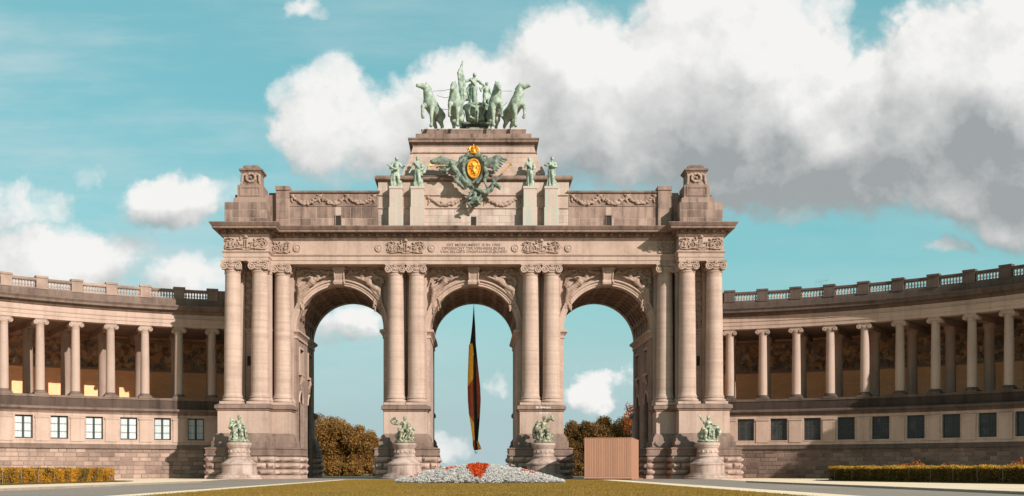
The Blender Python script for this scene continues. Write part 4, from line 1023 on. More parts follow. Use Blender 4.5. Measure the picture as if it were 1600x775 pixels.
# ------------------------------------------------------------------ the two curved colonnade wings
R0 = WING_RAD; BAY = 4.375; TH0 = 15.4
def build_wing(side, label, kend, kdetail):
    sg, cx, cy = side
    worn, rubble = ('wing_worn', 'wing_rubble') if sg < 0 else ('wing_worn_damp', 'wing_rubble_damp')     # the right wing takes darker worn and rubble stone
    def P(th, r): return (sg * (cx + r * math.sin(R_(th))), cy + r * math.cos(R_(th)))
    def sector(mb, r0, r1, t0, t1, z0, z1, n=None):
        n = n or max(1, round(abs(t1 - t0) / 1.5)); v = []
        for i in range(n + 1):
            t = t0 + (t1 - t0) * i / n
            for r, z in ((r0, z0), (r1, z0), (r1, z1), (r0, z1)): v.append((*P(t, r), z))
        f = [(0, 1, 2, 3), tuple(n * 4 + q for q in (3, 2, 1, 0))]
        for i in range(n):
            for q in range(4): w = (q + 1) % 4; f.append((i * 4 + q, i * 4 + w, i * 4 + 4 + w, i * 4 + 4 + q))
        return mb.add(v, f)
    def sweep(prof, t0, t1, step=1.2):
        n = max(2, round((t1 - t0) / step)); v = []; k = len(prof)
        for i in range(n + 1):
            t = t0 + (t1 - t0) * i / n
            for o, z in prof: v.append((*P(t, R0 - o), z))
        return MB().add(v, [(i * k + j, i * k + k + j, i * k + k + j + 1, i * k + j + 1) for i in range(n) for j in range(k - 1)])
    T0, T1 = 11.9, TH0 + BAY * (kend + .5)
    TD = TH0 + BAY * (kdetail + .5)
    wloc = (*P(30, R0 + 4), 0)
    Wg = thing('colonnade_wing', wloc, label, 'colonnade')
    ths = [TH0 + BAY * k for k in range(kend + 1)]
    # foot: coursed rubble
    mb = MB(); sector(mb, R0 + .10, R0 + 14, T0, T1, -.2, 3.55); foot = obj('rubble_wall', mb, 'wing_joint', Wg)
    r = random.Random(11 + sg)
    H = 3.5 / 7; tb = R_(1) * R0
    rest = MB(); n_st = 0
    for row in range(7):
        t = T0 + r.uniform(0, .8)
        while t < min(T1, TD):
            L = r.uniform(.75, 1.5) / tb
            big = row % 2 == 0 and r.random() < .0
            d = .07 + r.uniform(0, .07)
            c = P(t + L / 2, R0 + .14); l = L * tb - .035
            if n_st < 285:
                m = MB(); j = r.uniform(0, .03)
                m.box(-l / 2, l / 2, -d, .2, -H / 2 + .018, H / 2 - .018 - (j if row < 6 else 0), .035)
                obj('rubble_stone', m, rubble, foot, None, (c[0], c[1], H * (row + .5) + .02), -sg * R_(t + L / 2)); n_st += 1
            else: sector(rest, R0 + .14 - d, R0 + .3, t + .02, t + L - .02, H * row + .04, H * row + H)
            t += L
    if TD < T1: sector(rest, R0, R0 + .3, TD, T1, 0, 3.5)
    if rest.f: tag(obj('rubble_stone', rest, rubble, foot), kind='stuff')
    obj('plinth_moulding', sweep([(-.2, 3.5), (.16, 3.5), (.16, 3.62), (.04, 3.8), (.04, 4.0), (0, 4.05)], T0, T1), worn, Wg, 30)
    obj('plinth_course', sweep([(-.2, 4.0), (.03, 4.03), (.03, 4.25), (0, 4.3)], T0, T1), 'wing_stone', Wg, 30)
    # window storey: piers between recessed openings
    HW = .97 / (R0 * R_(1))
    mb = MB(); sector(mb, R0, R0 + .9, T0, T1, 4.2, 4.58); sector(mb, R0, R0 + .9, T0, T1, 7.22, 8.1)
    sector(mb, R0 + .85, R0 + 14, T0, T1, 3.5, 9.4)
    wc = [t + BAY / 2 for t in ths]; edges = [T0]
    if sg < 0: pass
    for t in wc: edges += [t - HW, t + HW]
    edges.append(T1)
    for i in range(0, len(edges) - 1, 2):
        if edges[i + 1] > edges[i]: sector(mb, R0, R0 + .9, edges[i], edges[i + 1], 4.58, 7.22)
    obj('window_storey', mb, 'wing_stone', Wg)
    for i in range(0, len(edges) - 1, 2):
        a, b = edges[i], edges[i + 1]
        if b - a < .8 or a > TD: continue
        m = MB(); sector(m, R0 - .10, R0 + .05, a + .28, b - .28, 4.32, 7.0); obj('pier_panel', m, 'wing_plain', Wg)
        m = MB(); sector(m, R0 - .2, R0 + .05, a + .16, b - .16, 7.0, 7.12); sector(m, R0 - .14, R0 + .05, a + .22, b - .22, 6.9, 7.0); obj('pier_cap', m, 'wing_plain', Wg)
    for t in wc:
        if t > TD: continue
        rz = -sg * R_(t); c = P(t, R0 + .42)
        win = obj('window', MB().box(-.97, .97, .03, .1, 4.58, 7.22), 'green_frame', Wg, None, (c[0], c[1], 0), rz)
        for s_ in (-1, 1):
            o = obj('pane', MB().box(s_ * .50 - .39, s_ * .50 + .39, -.02, .05, 4.72, 7.08), 'white_blind' if sg < 0 else 'dark_glass', win, None, (c[0], c[1], 0), rz)
        f = MB()
        for x in (-.93, 0, .93): f.box(x - .07 - (.05 if x == 0 else 0), x + .07 + (.05 if x == 0 else 0), -.06, .06, 4.58, 7.2)
        f.box(-.87, .87, -.055, .055, 4.6, 4.72); f.box(-.87, .87, -.055, .055, 7.08, 7.2)
        obj('frame', f, 'green_frame', win, None, (c[0], c[1], 0), rz)
        g = MB()
        for k in range(1, 12): g.tube([(-.93 + 1.86 * k / 12, -.16, 4.6), (-.93 + 1.86 * k / 12, -.16, 7.2)], .012 if sg < 0 else .02, 4, False)
        for z in (5.45, 6.35): g.box(-.95, .95, -.17, -.14, z - .018, z + .018)
        obj('window_grille', g, 'iron_bar', win, None, (c[0], c[1], 0), rz)
        obj('sill', MB().box(-1.1, 1.1, -.46, .1, 4.46, 4.57), 'wing_plain', win, None, (c[0], c[1], 0), rz)
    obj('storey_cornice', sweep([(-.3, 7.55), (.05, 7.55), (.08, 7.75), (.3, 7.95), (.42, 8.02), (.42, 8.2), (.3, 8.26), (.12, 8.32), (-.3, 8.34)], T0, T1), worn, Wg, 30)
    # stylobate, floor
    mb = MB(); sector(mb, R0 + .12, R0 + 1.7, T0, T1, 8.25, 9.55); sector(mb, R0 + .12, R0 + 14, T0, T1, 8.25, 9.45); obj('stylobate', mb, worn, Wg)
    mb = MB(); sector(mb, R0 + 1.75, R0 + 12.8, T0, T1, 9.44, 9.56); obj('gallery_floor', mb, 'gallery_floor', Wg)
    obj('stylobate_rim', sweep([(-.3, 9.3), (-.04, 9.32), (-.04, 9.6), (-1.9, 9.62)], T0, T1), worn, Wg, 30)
    # rear wall, frieze, ceiling, roof
    mb = MB(); sector(mb, R0 + 12.8, R0 + 14, T0, T1, 9.3, 19.5); obj('rear_wall', mb, 'ochre_wall', Wg)
    mb = MB(); sector(mb, R0 + 12.72, R0 + 12.9, T0, T1, 14.15, 17.55); obj('painted_frieze', mb, 'painted_frieze', Wg)
    mb = MB(); sector(mb, R0 + 12.55, R0 + 12.9, T0, T1, 13.85, 14.15); sector(mb, R0 + 12.55, R0 + 12.9, T0, T1, 17.55, 17.9); obj('frieze_moulding', mb, 'rear_column', Wg)
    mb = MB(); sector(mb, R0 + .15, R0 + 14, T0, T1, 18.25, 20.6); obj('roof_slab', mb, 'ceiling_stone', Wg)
    mb = MB()
    for t in ths: sector(mb, R0 + 1.35, R0 + 6.6, t - .55, t + .55, 17.55, 18.3)
    obj('ceiling_beam', mb, 'rear_column', Wg) if False else None
    for t in ths[:kdetail + 2]:
        m = MB(); sector(m, R0 + 1.4, R0 + 12.7, t - .5, t + .5, 17.6, 18.25, 1); obj('ceiling_beam', m, 'rear_column', Wg)
    # entablature
    obj('entablature', sweep([(-1.45, 18.2), (-.10, 18.2), (-.10, 18.6), (-.04, 18.62), (-.04, 19.0), (.04, 19.1), (.04, 19.16), (-.1, 19.2), (-.1, 19.72)], T0, T1), 'wing_plain', Wg)
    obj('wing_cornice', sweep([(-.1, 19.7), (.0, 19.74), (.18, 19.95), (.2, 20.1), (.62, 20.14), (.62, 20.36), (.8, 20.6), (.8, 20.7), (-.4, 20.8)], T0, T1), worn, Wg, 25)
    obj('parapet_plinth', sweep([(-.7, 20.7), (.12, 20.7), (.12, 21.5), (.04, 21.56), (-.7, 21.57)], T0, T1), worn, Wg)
    # columns
    for i, t in enumerate(ths):
        if i > kdetail + 1 and i % 2: continue
        c = P(t, R0 + .78); rz = -sg * R_(t)
        col = link('column', WCOL, 'wing_column', Wg, (c[0], c[1], 0), rz)
        link('capital', WCAP, 'wing_column', col, (c[0], c[1], 17.38), rz); link('column_base', WBASE if sg < 0 else WBASE2, worn, col, (c[0], c[1], 0), rz)
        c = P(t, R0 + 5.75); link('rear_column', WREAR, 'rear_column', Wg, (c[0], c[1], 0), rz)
    # balustrade
    half = .62 / (R0 * R_(1))
    st = [T0 - .2] + ths + [T1]
    for i in range(len(st) - 1):
        a, b = st[i] + (half if i else 0), st[i + 1] - half
        if b - a < 1: continue
        if i and st[i] < TD + BAY:
            m = MB(); sector(m, R0 - .14, R0 + .5, st[i] - half, st[i] + half, 21.55, 22.75, 1); sector(m, R0 - .22, R0 + .56, st[i] - half - .08, st[i] + half + .08, 22.75, 22.98, 1); sector(m, R0 - .2, R0 + .55, st[i] - half - .06, st[i] + half + .06, 21.5, 21.68, 1)
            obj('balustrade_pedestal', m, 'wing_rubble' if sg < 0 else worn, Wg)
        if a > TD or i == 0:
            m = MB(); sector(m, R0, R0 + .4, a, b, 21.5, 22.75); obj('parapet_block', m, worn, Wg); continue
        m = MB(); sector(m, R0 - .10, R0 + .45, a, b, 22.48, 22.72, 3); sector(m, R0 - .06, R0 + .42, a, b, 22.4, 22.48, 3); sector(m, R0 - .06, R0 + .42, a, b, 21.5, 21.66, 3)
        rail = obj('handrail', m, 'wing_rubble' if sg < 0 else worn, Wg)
        nb = 8
        for q in range(nb):
            t = a + (b - a) * (q + .5) / nb; c = P(t, R0 + .18)
            link('baluster', BALU, 'baluster_stone', rail, (c[0], c[1], 21.66), -sg * R_(t))
    return Wg
prof = [(.56, 9.98)] + [(.53 - .075 * (i / 10) ** 1.7, 10.1 + 7.25 * i / 10) for i in range(11)] + [(.50, 17.36), (.50, 17.42), (.46, 17.46)]
WCOL = MB().lathe(prof, 28).mesh('column', 40)
mbb = MB().box(-.78, .78, -.78, .78, 9.5, 9.78, .015); mbb.lathe([(.74, 9.78), (.78, 9.84), (.74, 9.92), (.62, 9.95), (.60, 9.99), (.64, 10.03), (.62, 10.08), (.54, 10.11)], 24); WBASE = mbb.mesh('column_base', 40); WBASE2 = mbb.mesh('column_base', 40)
cm = MB(); cm.lathe([(.46, 0), (.47, .12), (.58, .3), (.55, .4)], 24)
cm.box(-.66, .66, -.58, .58, .68, .84, .02)
for s_ in (-1, 1):
    cm.tube([(s_ * .60, -.56, .40), (s_ * .60, .56, .40)], .25, 16)
    for fy in (-1, 1):
        pts = spiral((s_ * .60, .40), .24, .05, 1.7, PI / 2, -s_, 18, fy * .57); cm.tube(pts, .045, 5)
cm.box(-.62, .62, -.54, .54, .42, .69)
WCAP = cm.mesh('capital', 40)
WREAR = MB().box(-.75, .75, -.75, .75, 9.45, 9.8).lathe([(.62, 9.8), (.60, 10), (.55, 16.9), (.62, 17.0), (.72, 17.25), (.72, 17.6)], 22).mesh('rear_column', 40)
bp = [(.13, 0), (.13, .06), (.07, .09), (.065, .14), (.11, .2), (.135, .28), (.12, .36), (.075, .5), (.06, .58), (.10, .62), (.10, .66), (.13, .68), (.13, .76)]
BALU = MB().lathe(bp, 10).mesh('baluster', 50)
wing_left = build_wing(WING_L, 'sunlit curved colonnade wing with white-blinded windows, left of the arch', 11, 8)
wing_right = build_wing(WING_R, 'half-shaded curved colonnade wing with dark barred windows, right of the arch', 15, 9)
# aerial on the right-hand parapet
def aerial():
    sg, cx, cy = WING_R; t = 27.4; x, y = cx + 51.2 * math.sin(R_(t)), cy + 51.2 * math.cos(R_(t))
    a = thing('roof_aerial', (x, y, 21.55), 'thin wire aerial on the balustrade of the shaded wing', 'aerial')
    obj('mast', MB().tube([(x, y, 21.55), (x, y, 23.5)], .016, 5), 'antenna_metal', a)
    obj('boom', MB().tube([(x - .7, y, 23.35), (x + .9, y, 23.65)], .012, 5), 'antenna_metal', a)
    for k in range(4):
        q = x - .6 + .42 * k; z = 23.38 + .078 * k
        obj('element', MB().tube([(q - .12, y, z - .35 + .03 * k), (q + .12, y, z + .35 - .03 * k)], .008, 4), 'antenna_metal', a)
aerial()

# ------------------------------------------------------------------ bronze sculpture
def person(h, armL, armR, robe=True, lean=0., hx=0., cloak=0, n=9, wide=1., step=0., seed=0):
    """standing figure facing -y, height h; armL / armR = [elbow, hand] in units of height, viewer's left / right"""
    c = Clay(); U = lambda *q: tuple(h * v for v in q)
    sh = .80; ln = lean
    c.ball(U(hx + ln, -.02, .935), (.055 * h, .062 * h, .072 * h)); c.ball(U(hx + ln, .012, .955), (.058 * h, .058 * h, .055 * h))
    c.limb([U(hx + ln, -.07, .925), U(hx + ln, -.082, .917)], .012 * h)
    c.limb([U(hx * .6 + ln, 0, .87), U(ln, 0, .81)], [.032 * h, .05 * h])
    c.limb([U(ln - .085, 0, sh), U(ln + .085, 0, sh)], .052 * h)
    c.limb([U(ln, 0, .77), U(ln * .7, -.005, .68), U(ln * .4, 0, .58)], [.088 * h, .078 * h, .068 * h])
    c.limb([U(ln * .3 - .035, 0, .53), U(ln * .3 + .035, 0, .53)], .078 * h)
    for s_, arm in ((-1, armL), (1, armR)):
        S0 = (ln + s_ * .115, 0, sh - .005); c.limb([U(*S0), U(*arm[0]), U(*arm[1])], [.043 * h, .034 * h, .024 * h]); c.ball(U(*arm[1]), .03 * h)
    if robe:
        c.skirt(U(step, .01, .015), U(ln * .3, 0, .60), (.150 * h * wide, .12 * h), (.085 * h, .075 * h), n, .17, seed)
        c.limb([U(step - .05, -.11, .02), U(step - .05, -.16, .015)], .022 * h); c.limb([U(ln * .3 + .03, -.07, .52), U(step + .06, -.12, .28), U(step + .05, -.08, .03)], [.06 * h, .055 * h, .035 * h])
        c.limb([U(ln - .09, -.08, .79), U(ln, -.10, .68), U(ln + .09, -.07, .56)], [.02 * h, .025 * h, .03 * h])
    else:
        c.limb([U(-.04, 0, .52), U(-.055 - step, -.03, .28), U(-.05 - step, .0, .05), U(-.06 - step, -.06, .02)], [.07 * h, .05 * h, .032 * h, .025 * h])
        c.limb([U(.04, 0, .52), U(.06 + step, -.05, .28), U(.055 + step, .02, .05), U(.065 + step, -.04, .02)], [.07 * h, .05 * h, .032 * h, .025 * h])
        c.skirt(U(0, 0, .34), U(0, 0, .60), (.115 * h, .095 * h), (.085 * h, .075 * h), n, .10, seed)
    if cloak:
        c.skirt(U(ln * .5 + cloak * .03, .07, .05), U(ln + 0, .05, .82), (.16 * h * wide, .07 * h), (.10 * h, .05 * h), 11, .09, seed + 1)
    return c
def horse(turn, leg):
    """rearing-in-step horse facing -y, about 4.9 m to the ears; turn = head swing to viewer's right (+) or left (-); leg = raised fore leg side"""
    c = Clay(); hx = turn
    c.limb([(0, -.72, 2.78), (0, .3, 2.32), (0, 1.4, 2.12)], [.70, .66, .68])
    c.ball((0, -.95, 2.62), (.56, .42, .6)); c.ball((.0, 1.55, 2.1), (.58, .6, .56))
    c.limb([(0, -.85, 3.05), (hx * .25, -1.12, 3.72), (hx * .55, -1.2, 4.3)], [.62, .46, .34])
    hd = Vector((hx * 1.25, -.55 + abs(hx) * .2, -.16 if abs(hx) < .3 else .02)).normalized()
    if abs(hx) < .3: hd = Vector((hx * .9, -.75, -.62)).normalized()
    p0 = Vector((hx * .55, -1.24, 4.42)); L = 1.02
    c.limb([p0 + hd * L * t for t in (0, .35, .72, 1.)], [.33, .29, .20, .18])
    c.limb([p0 + hd * .2 + Vector((0, 0, -.16)), p0 + hd * .82 + Vector((0, 0, -.10))], [.2, .11])
    sx = Vector((hd.y, -hd.x, 0)).normalized()
    for s_ in (-1, 1): c.limb([p0 + sx * s_ * .14 + Vector((0, 0, .2)), p0 + sx * s_ * .19 + Vector((0, .02, .52))], [.10, .03])
    for k in range(7):
        t = k / 6; b = Vector((hx * .55 * t, -.85 - .32 * t, 3.3 + 1.2 * t)); b += Vector((-hx * .3, .42 - .1 * t, .05))
        c.limb([b, b + Vector((-hx * .35, .22, -.12 + .1 * (k % 2)))], [.17, .08])
    for s_ in (-1, 1):
        if s_ == leg: c.limb([(s_ * .38, -.95, 2.5), (s_ * .46, -1.72, 2.12), (s_ * .50, -1.72, 1.28), (s_ * .50, -1.55, 1.0)], [.34, .19, .115, .17])
        else: c.limb([(s_ * .36, -.9, 2.4), (s_ * .34, -1.12, 1.32), (s_ * .34, -1.05, .38), (s_ * .34, -1.2, .08)], [.36, .19, .125, .19])
        c.limb([(s_ * .38, 1.5, 1.95), (s_ * .42, 1.0, 1.35), (s_ * .40, 1.75, .86), (s_ * .40, 1.55, .26), (s_ * .40, 1.38, .08)], [.46, .30, .165, .13, .18])
    c.limb([(0, 2.0, 2.35), (0, 2.45, 1.9), (0, 2.4, 1.1)], [.17, .22, .10])
    c.limb([(-.58, -.55, 3.0), (-.5, -1.1, 2.65), (0, -1.36, 2.5), (.5, -1.1, 2.65), (.58, -.55, 3.0)], .075)
    return c
QY = 1.6
def bulk(c, f):
    c.p = [(p[0], p[1], p[2], p[3] * f, p[4] * f) if p[0] == 'c' else p for p in c.p]; return c
def statue(name, clay, mat, loc, rz, label, group, h=.07, k=.06, cat='statue', rough=.02):
    return tag(link(name, clay.mesh(name, h, k, None, rough), mat, None, loc, rz), label, cat, group)
HG = 'bronze horses of the four-horse chariot'
for x, y, rz, turn, leg, lab in (
    (-4.8, 1.6, R_(-22), -.42, -1, 'outermost left bronze horse, head flung to the left, left foreleg raised'),
    (-2.1, 1.3, R_(-6), -.10, -1, 'bronze horse below the flag bearer, facing forward with left foreleg raised'),
    (2.5, 1.3, R_(8), .12, 1, 'bronze horse beside the bare-chested youth, facing forward with right foreleg raised'),
    (4.75, 1.6, R_(22), .42, 1, 'outermost right bronze horse, head and mane flung to the right')):
    statue('horse_statue', bulk(horse(turn, leg), 1.10).moved(sc=1.05), 'verdigris', (x, y, TOPZ), rz, lab, HG, rough=.010)
# chariot
ch = thing('chariot_sculpture', (.35, 3.6, TOPZ), 'green bronze chariot between the two middle horses on the pedestal', 'statue')
def cbowl():
    mb = MB(); prof = [(.55, 1.0), (1.0, 1.15), (1.25, 1.7), (1.35, 2.4), (1.5, 3.0), (1.62, 3.12), (1.62, 3.3), (1.5, 3.32), (1.35, 3.1), (.2, 2.7), (0, 2.7)]
    return mb.lathe(prof, 28)
obj('chariot_body', cbowl(), 'verdigris', ch, 40, (.35, 3.4, TOPZ))
c = Clay(); c.limb([(0, -1.62, 1.1), (0, -1.75, 2.2), (0, -1.6, 2.9)], [.2, .25, .12]); c.ball((0, -1.72, 2.65), (.2, .2, .25))
for s_ in (-1, 1): c.limb([(0, -1.7, 2.6), (s_ * .6, -1.6, 2.9), (s_ * .95, -1.3, 2.5), (s_ * .8, -1.45, 1.9)], [.15, .17, .14, .06]); c.limb([(s_ * .2, -1.6, 1.3), (s_ * .7, -1.45, 1.6), (s_ * .9, -1.25, 1.3)], [.12, .14, .08])
link('chariot_figurehead', c.mesh('chariot_figurehead', .07, .08), 'verdigris', ch, (.35, 3.4, TOPZ))
obj('chariot_pole', MB().tube([(.35, 2.3, TOPZ + 1.2), (.35, 0.4, TOPZ + .9), (.35, -.5, TOPZ + 1.6)], [.14, .11, .12], 8), 'verdigris_dark', ch, 40)
obj('chariot_floor', MB().box(-1.3, 2.0, 2.2, 6.4, TOPZ + .9, TOPZ + 1.15, .04).box(-.9, 1.6, 1.6, 6.2, TOPZ, TOPZ + .32, .04), 'verdigris_dark', ch)
for s_ in (-1, 1):
    w = MB(); n = 24; rr = 1.05; wx = .35 + s_ * 1.6; zz = TOPZ + 1.08
    w.tube([(wx, 4.2 + rr * math.cos(2 * PI * i / n), zz + rr * math.sin(2 * PI * i / n)) for i in range(n + 1)], .11, 6, False)
    for i in range(8): w.tube([(wx, 4.2, zz), (wx, 4.2 + rr * math.cos(PI * i / 4), zz + rr * math.sin(PI * i / 4))], .06, 5)
    w.tube([(wx - .2, 4.2, zz), (wx + .2, 4.2, zz)], .2, 8); obj('wheel', w, 'verdigris_dark', ch, 40)
obj('pedestal_block', MB().box(-.55, 1.25, 3.2, 5.6, TOPZ + 1.1, TOPZ + 3.3, .05), 'verdigris_dark', ch)
# reins between the horses' heads
for pts in ([(-4.75, .1, 4.0), (-3.4, .2, 4.1), (-2.1, -.1, 4.35)], [(-4.3, .4, 3.6), (-3.3, .5, 3.35), (-2.2, .1, 3.5)], [(-3.9, 1.2, 2.3), (-3.1, 1.0, 2.15), (-2.3, .7, 2.35)],
            [(2.3, -.1, 4.4), (3.3, .2, 4.05), (4.5, .1, 4.0)], [(2.5, .7, 2.4), (3.2, 1.0, 2.3), (3.9, .7, 2.9)]):
    obj('rein', MB().tube([(a, b, TOPZ + z) for a, b, z in pts], .028, 5), 'verdigris_dark', ch)
# figures in the chariot
f = person(4.15, [(-.22, -.04, .74), (-.33, -.08, .82)], [(.2, -.02, .70), (.30, -.10, .60)], True, .0, .03, 0, 9, .95, -.03, 1)
f.skirt((-.75, .35, 1.0), (-.25, .15, 2.9), (.62, .3), (.3, .16), 7, .14, 1); f.limb([(-.3, .2, 2.7), (-.95, .4, 2.0), (-1.35, .45, 1.35), (-1.55, .4, 1.0)], [.2, .28, .22, .06])
statue('woman_statue', f, 'verdigris', (.0, 3.7, TOPZ + 3.3), 0, 'bronze woman in long robe standing in the chariot, holding up a flag', 'bronze figures of the chariot')
fs = thing('flag_sculpture', (-1.35, 3.4, TOPZ + 2.6), 'furled bronze flag on a staff held up by the woman in the chariot', 'flag')
obj('flagstaff', MB().tube([(-1.25, 3.4, TOPZ + 2.6), (-1.35, 3.35, TOPZ + 8.75)], .06, 6), 'verdigris_dark', fs)
c = Clay()
for k in range(5): c.limb([(-1.3 - .04 * k, 3.35 + .12 * (k % 2), TOPZ + 8.6 - .3 * k), (-1.75 + .12 * k, 3.3 + .15 * (k % 2), TOPZ + 7.3 - .1 * k), (-1.6 + .16 * k, 3.35 - .1 * (k % 2), TOPZ + 5.2 - .15 * k), (-1.5 + .14 * k, 3.4, TOPZ + 3.4 + .2 * k)], [.09, .19, .17, .09])
link('flag_cloth', c.mesh('flag_cloth', .06, .05), 'verdigris', fs)
f = person(3.3, [(-.2, -.04, .66), (-.27, -.12, .74)], [(.18, .02, .62), (.2, -.06, .5)], False, .0, .02, 1, 8, 1.0, .02, 3)
statue('youth_statue', f, 'verdigris', (1.5, 3.5, TOPZ + 2.95), R_(12), 'bare-chested bronze youth standing in the chariot beside the woman', 'bronze figures of the chariot')
obj('rear_step', MB().box(.9, 2.1, 3.1, 4.2, TOPZ + 1.1, TOPZ + 2.97, .04), 'verdigris_dark', ch)

# statues on the attic plinths
SG = 'bronze statues standing on the attic plinths'
SZ = 33.3
f = person(3.45, [(-.19, -.05, .62), (-.12, -.15, .60)], [(.20, .03, .66), (.29, -.06, .72)], False, 0, .02, 1, 8, 1.0, .02, 0)
f.limb([(-1.05, -.45, 2.55), (-.2, -.55, 2.0), (.2, -.5, 1.95)], [.07, .14, .12]); f.limb([(-.45, 0, 2.0), (-.5, .05, .9), (-.5, .05, .1)], [.12, .2, .17])
statue('attic_statue', f, 'verdigris', (PLX[0], -1.75, SZ), 0, 'bronze statue holding a slanting tablet, outermost on the left plinth', SG)
f = person(3.5, [(-.17, -.02, .63), (-.27, -.06, .47)], [(.21, .02, .67), (.14, -.05, .57)], True, 0, .0, 0, 11, 1.0, 0, 2)
f.limb([(.5, .05, 2.4), (.95, 0, 2.25), (.75, 0, 1.75), (.5, .05, 1.5)], [.16, .2, .17, .08]); f.limb([(.35, .1, 1.9), (.55, .1, .2)], [.18, .14])
statue('attic_statue', f, 'verdigris', (PLX[1], -1.75, SZ), 0, 'bronze woman with one arm down and hand on hip, left of the coat of arms', SG)
f = person(3.4, [(-.17, -.06, .66), (-.10, -.14, .74)], [(.18, -.04, .64), (.12, -.14, .60)], True, 0, -.02, 1, 10, .9, 0, 4)
statue('attic_statue', f, 'verdigris', (PLX[2], -1.75, SZ), 0, 'bronze robed woman with hand at breast, right of the coat of arms', SG)
f = person(3.5, [(-.19, -.03, .72), (-.12, -.16, .66)], [(.18, -.06, .66), (.04, -.17, .68)], True, .02, .02, 1, 8, 1.0, .0, 5)
f.limb([(-.75, -.1, 2.55), (.1, -.55, 2.35), (.55, -.5, 2.2)], [.06, .13, .09])
statue('attic_statue', f, 'verdigris', (PLX[3], -1.75, SZ), 0, 'bronze statue with arms crossed over a bundle, outermost on the right plinth', SG)

# coat of arms
ca = thing('coat_of_arms', (0, -1.9, 31.0), 'bronze coat of arms with gilt shield and crown between winged figures', 'coat of arms')
ZC, YC = 35.3, -2.25
mb = MB(); n = 28
def oval(rx, rz, y, cz=ZC): return [(rx * math.cos(2 * PI * i / n), y, cz + rz * math.sin(2 * PI * i / n)) for i in range(n)]
rings = [oval(.78, 1.14, YC + .1), oval(.78, 1.14, YC - .18), oval(.70, 1.05, YC - .26), oval(.62, .94, YC - .18), oval(.60, .91, YC - .08), oval(.4, .6, YC - .14), oval(.05, .05, YC - .18)]
v = [p for q in rings for p in q]; mb.add(v, [(k * n + i, k * n + (i + 1) % n, k * n + n + (i + 1) % n, k * n + n + i) for k in range(len(rings) - 1) for i in range(n)])
shield = obj('shield', mb, 'gilding', ca, 35)
c = Clay(); y = YC - .22
c.limb([(.12, y, ZC + .12), (-.02, y - .03, ZC - .15), (.08, y, ZC - .38)], [.2, .16, .18]); c.ball((-.08, y - .03, ZC + .48), (.2, .14, .2)); c.limb([(.08, y, ZC + .2), (-.05, y, ZC + .45)], [.22, .2])
c.limb([(-.26, y, ZC + .45), (-.33, y, ZC + .42)], .07)
for q in ((.05, .2, -.3, .28, -.46, .38), (.0, .0, -.3, .02, -.45, .08), (.05, -.4, -.18, -.55, -.38, -.62), (.15, -.4, .3, -.62, .12, -.76)): c.limb([(q[0], y, ZC + q[1]), (q[2], y, ZC + q[3]), (q[4], y, ZC + q[5])], [.11, .08, .06])
c.limb([(.2, y, ZC - .4), (.48, y, ZC - .15), (.4, y, ZC + .2), (.55, y, ZC + .48)], [.06, .055, .05, .09]); c.limb([(-.05, y, ZC + .68), (.0, y, ZC + .74)], .09)
link('lion_emblem', c.mesh('lion_emblem', .035, .03), 'gilding', shield)
cr = MB(); zc = 36.98; cr.lathe([(.45, zc), (.52, zc + .06), (.45, zc + .13), (.47, zc + .3)], 18, (0, YC + .15))
for i in range(8):
    a = 2 * PI * i / 8; ca_, sa_ = math.cos(a), math.sin(a)
    cr.tube([(.47 * ca_, YC + .15 + .47 * sa_, zc + .2), (.66 * ca_, YC + .15 + .66 * sa_, zc + .5), (.5 * ca_, YC + .15 + .5 * sa_, zc + .78), (.05 * ca_, YC + .15 + .05 * sa_, zc + .82)], [.06, .09, .08, .06], 6)
    cr.lathe([(0, zc + .22), (.1, zc + .32), (0, zc + .48)], 6, (.52 * ca_, YC + .15 + .52 * sa_))
cr.lathe([(0, zc + .78), (.13, zc + .9), (.05, zc + 1.0), (.05, zc + 1.12), (0, zc + 1.22)], 8, (0, YC + .15)); cr.lathe([(.36, zc + .1), (.34, zc + .5), (.1, zc + .7), (0, zc + .72)], 14, (0, YC + .15))
obj('crown', cr, 'gilding', ca, 40)
c = Clay(); y = YC + .15
for s_ in (-1, 1):
    c.limb([(s_ * .25, y, ZC + 1.55), (s_ * .8, y, ZC + 1.5), (s_ * 1.15, y, ZC + .9), (s_ * 1.2, y, ZC), (s_ * .95, y, ZC - .9), (s_ * .4, y, ZC - 1.5)], [.3, .25, .28, .24, .26, .2])
    sp = spiral((s_ * 1.22, ZC + 1.05), .42, .1, 1.2, PI / 2, -s_, 14, y - .2); c.limb(sp, .11); sp = spiral((s_ * .42, ZC + 1.62), .3, .08, 1.1, PI / 2, -s_, 12, y - .2); c.limb(sp, .1)
c.ball((0, y + .2, ZC), (1.2, .2, 1.6))
link('cartouche', c.mesh('cartouche', .06, .06), 'verdigris_dark', ca)
def wing_clay(s_, x, z, L, up):
    w = Clay()
    for k in range(7):
        t = k / 6; w.limb([(x, YC - .1, z - .08 * k), (x + s_ * L * (.55 - .03 * k), YC - .2, z + up * (1 - .5 * t) - .16 * k + .15), (x + s_ * L * (1 - .09 * k), YC - .05, z + up * .6 - .25 * k)], [.2, .21, .10])
    return w
w1 = wing_clay(-1, -2.2, 35.9, 2.7, .45); w1.limb([(-2.2, YC, 36), (-3.4, YC - .1, 36.3), (-4.75, YC - .1, 36.0)], [.25, .3, .2])
link('wing', w1.mesh('wing', .06, .06), 'verdigris_dark', ca)
link('wing', wing_clay(1, 1.3, 36.1, 2.45, .35).mesh('wing', .06, .06), 'verdigris_dark', ca)
c = Clay(); c.ball((-2.5, YC - .75, 35.75), (.25, .26, .3)); c.limb([(-2.45, YC - .6, 35.4), (-2.0, YC - .5, 34.9), (-1.6, YC - .4, 34.2)], [.3, .34, .36])
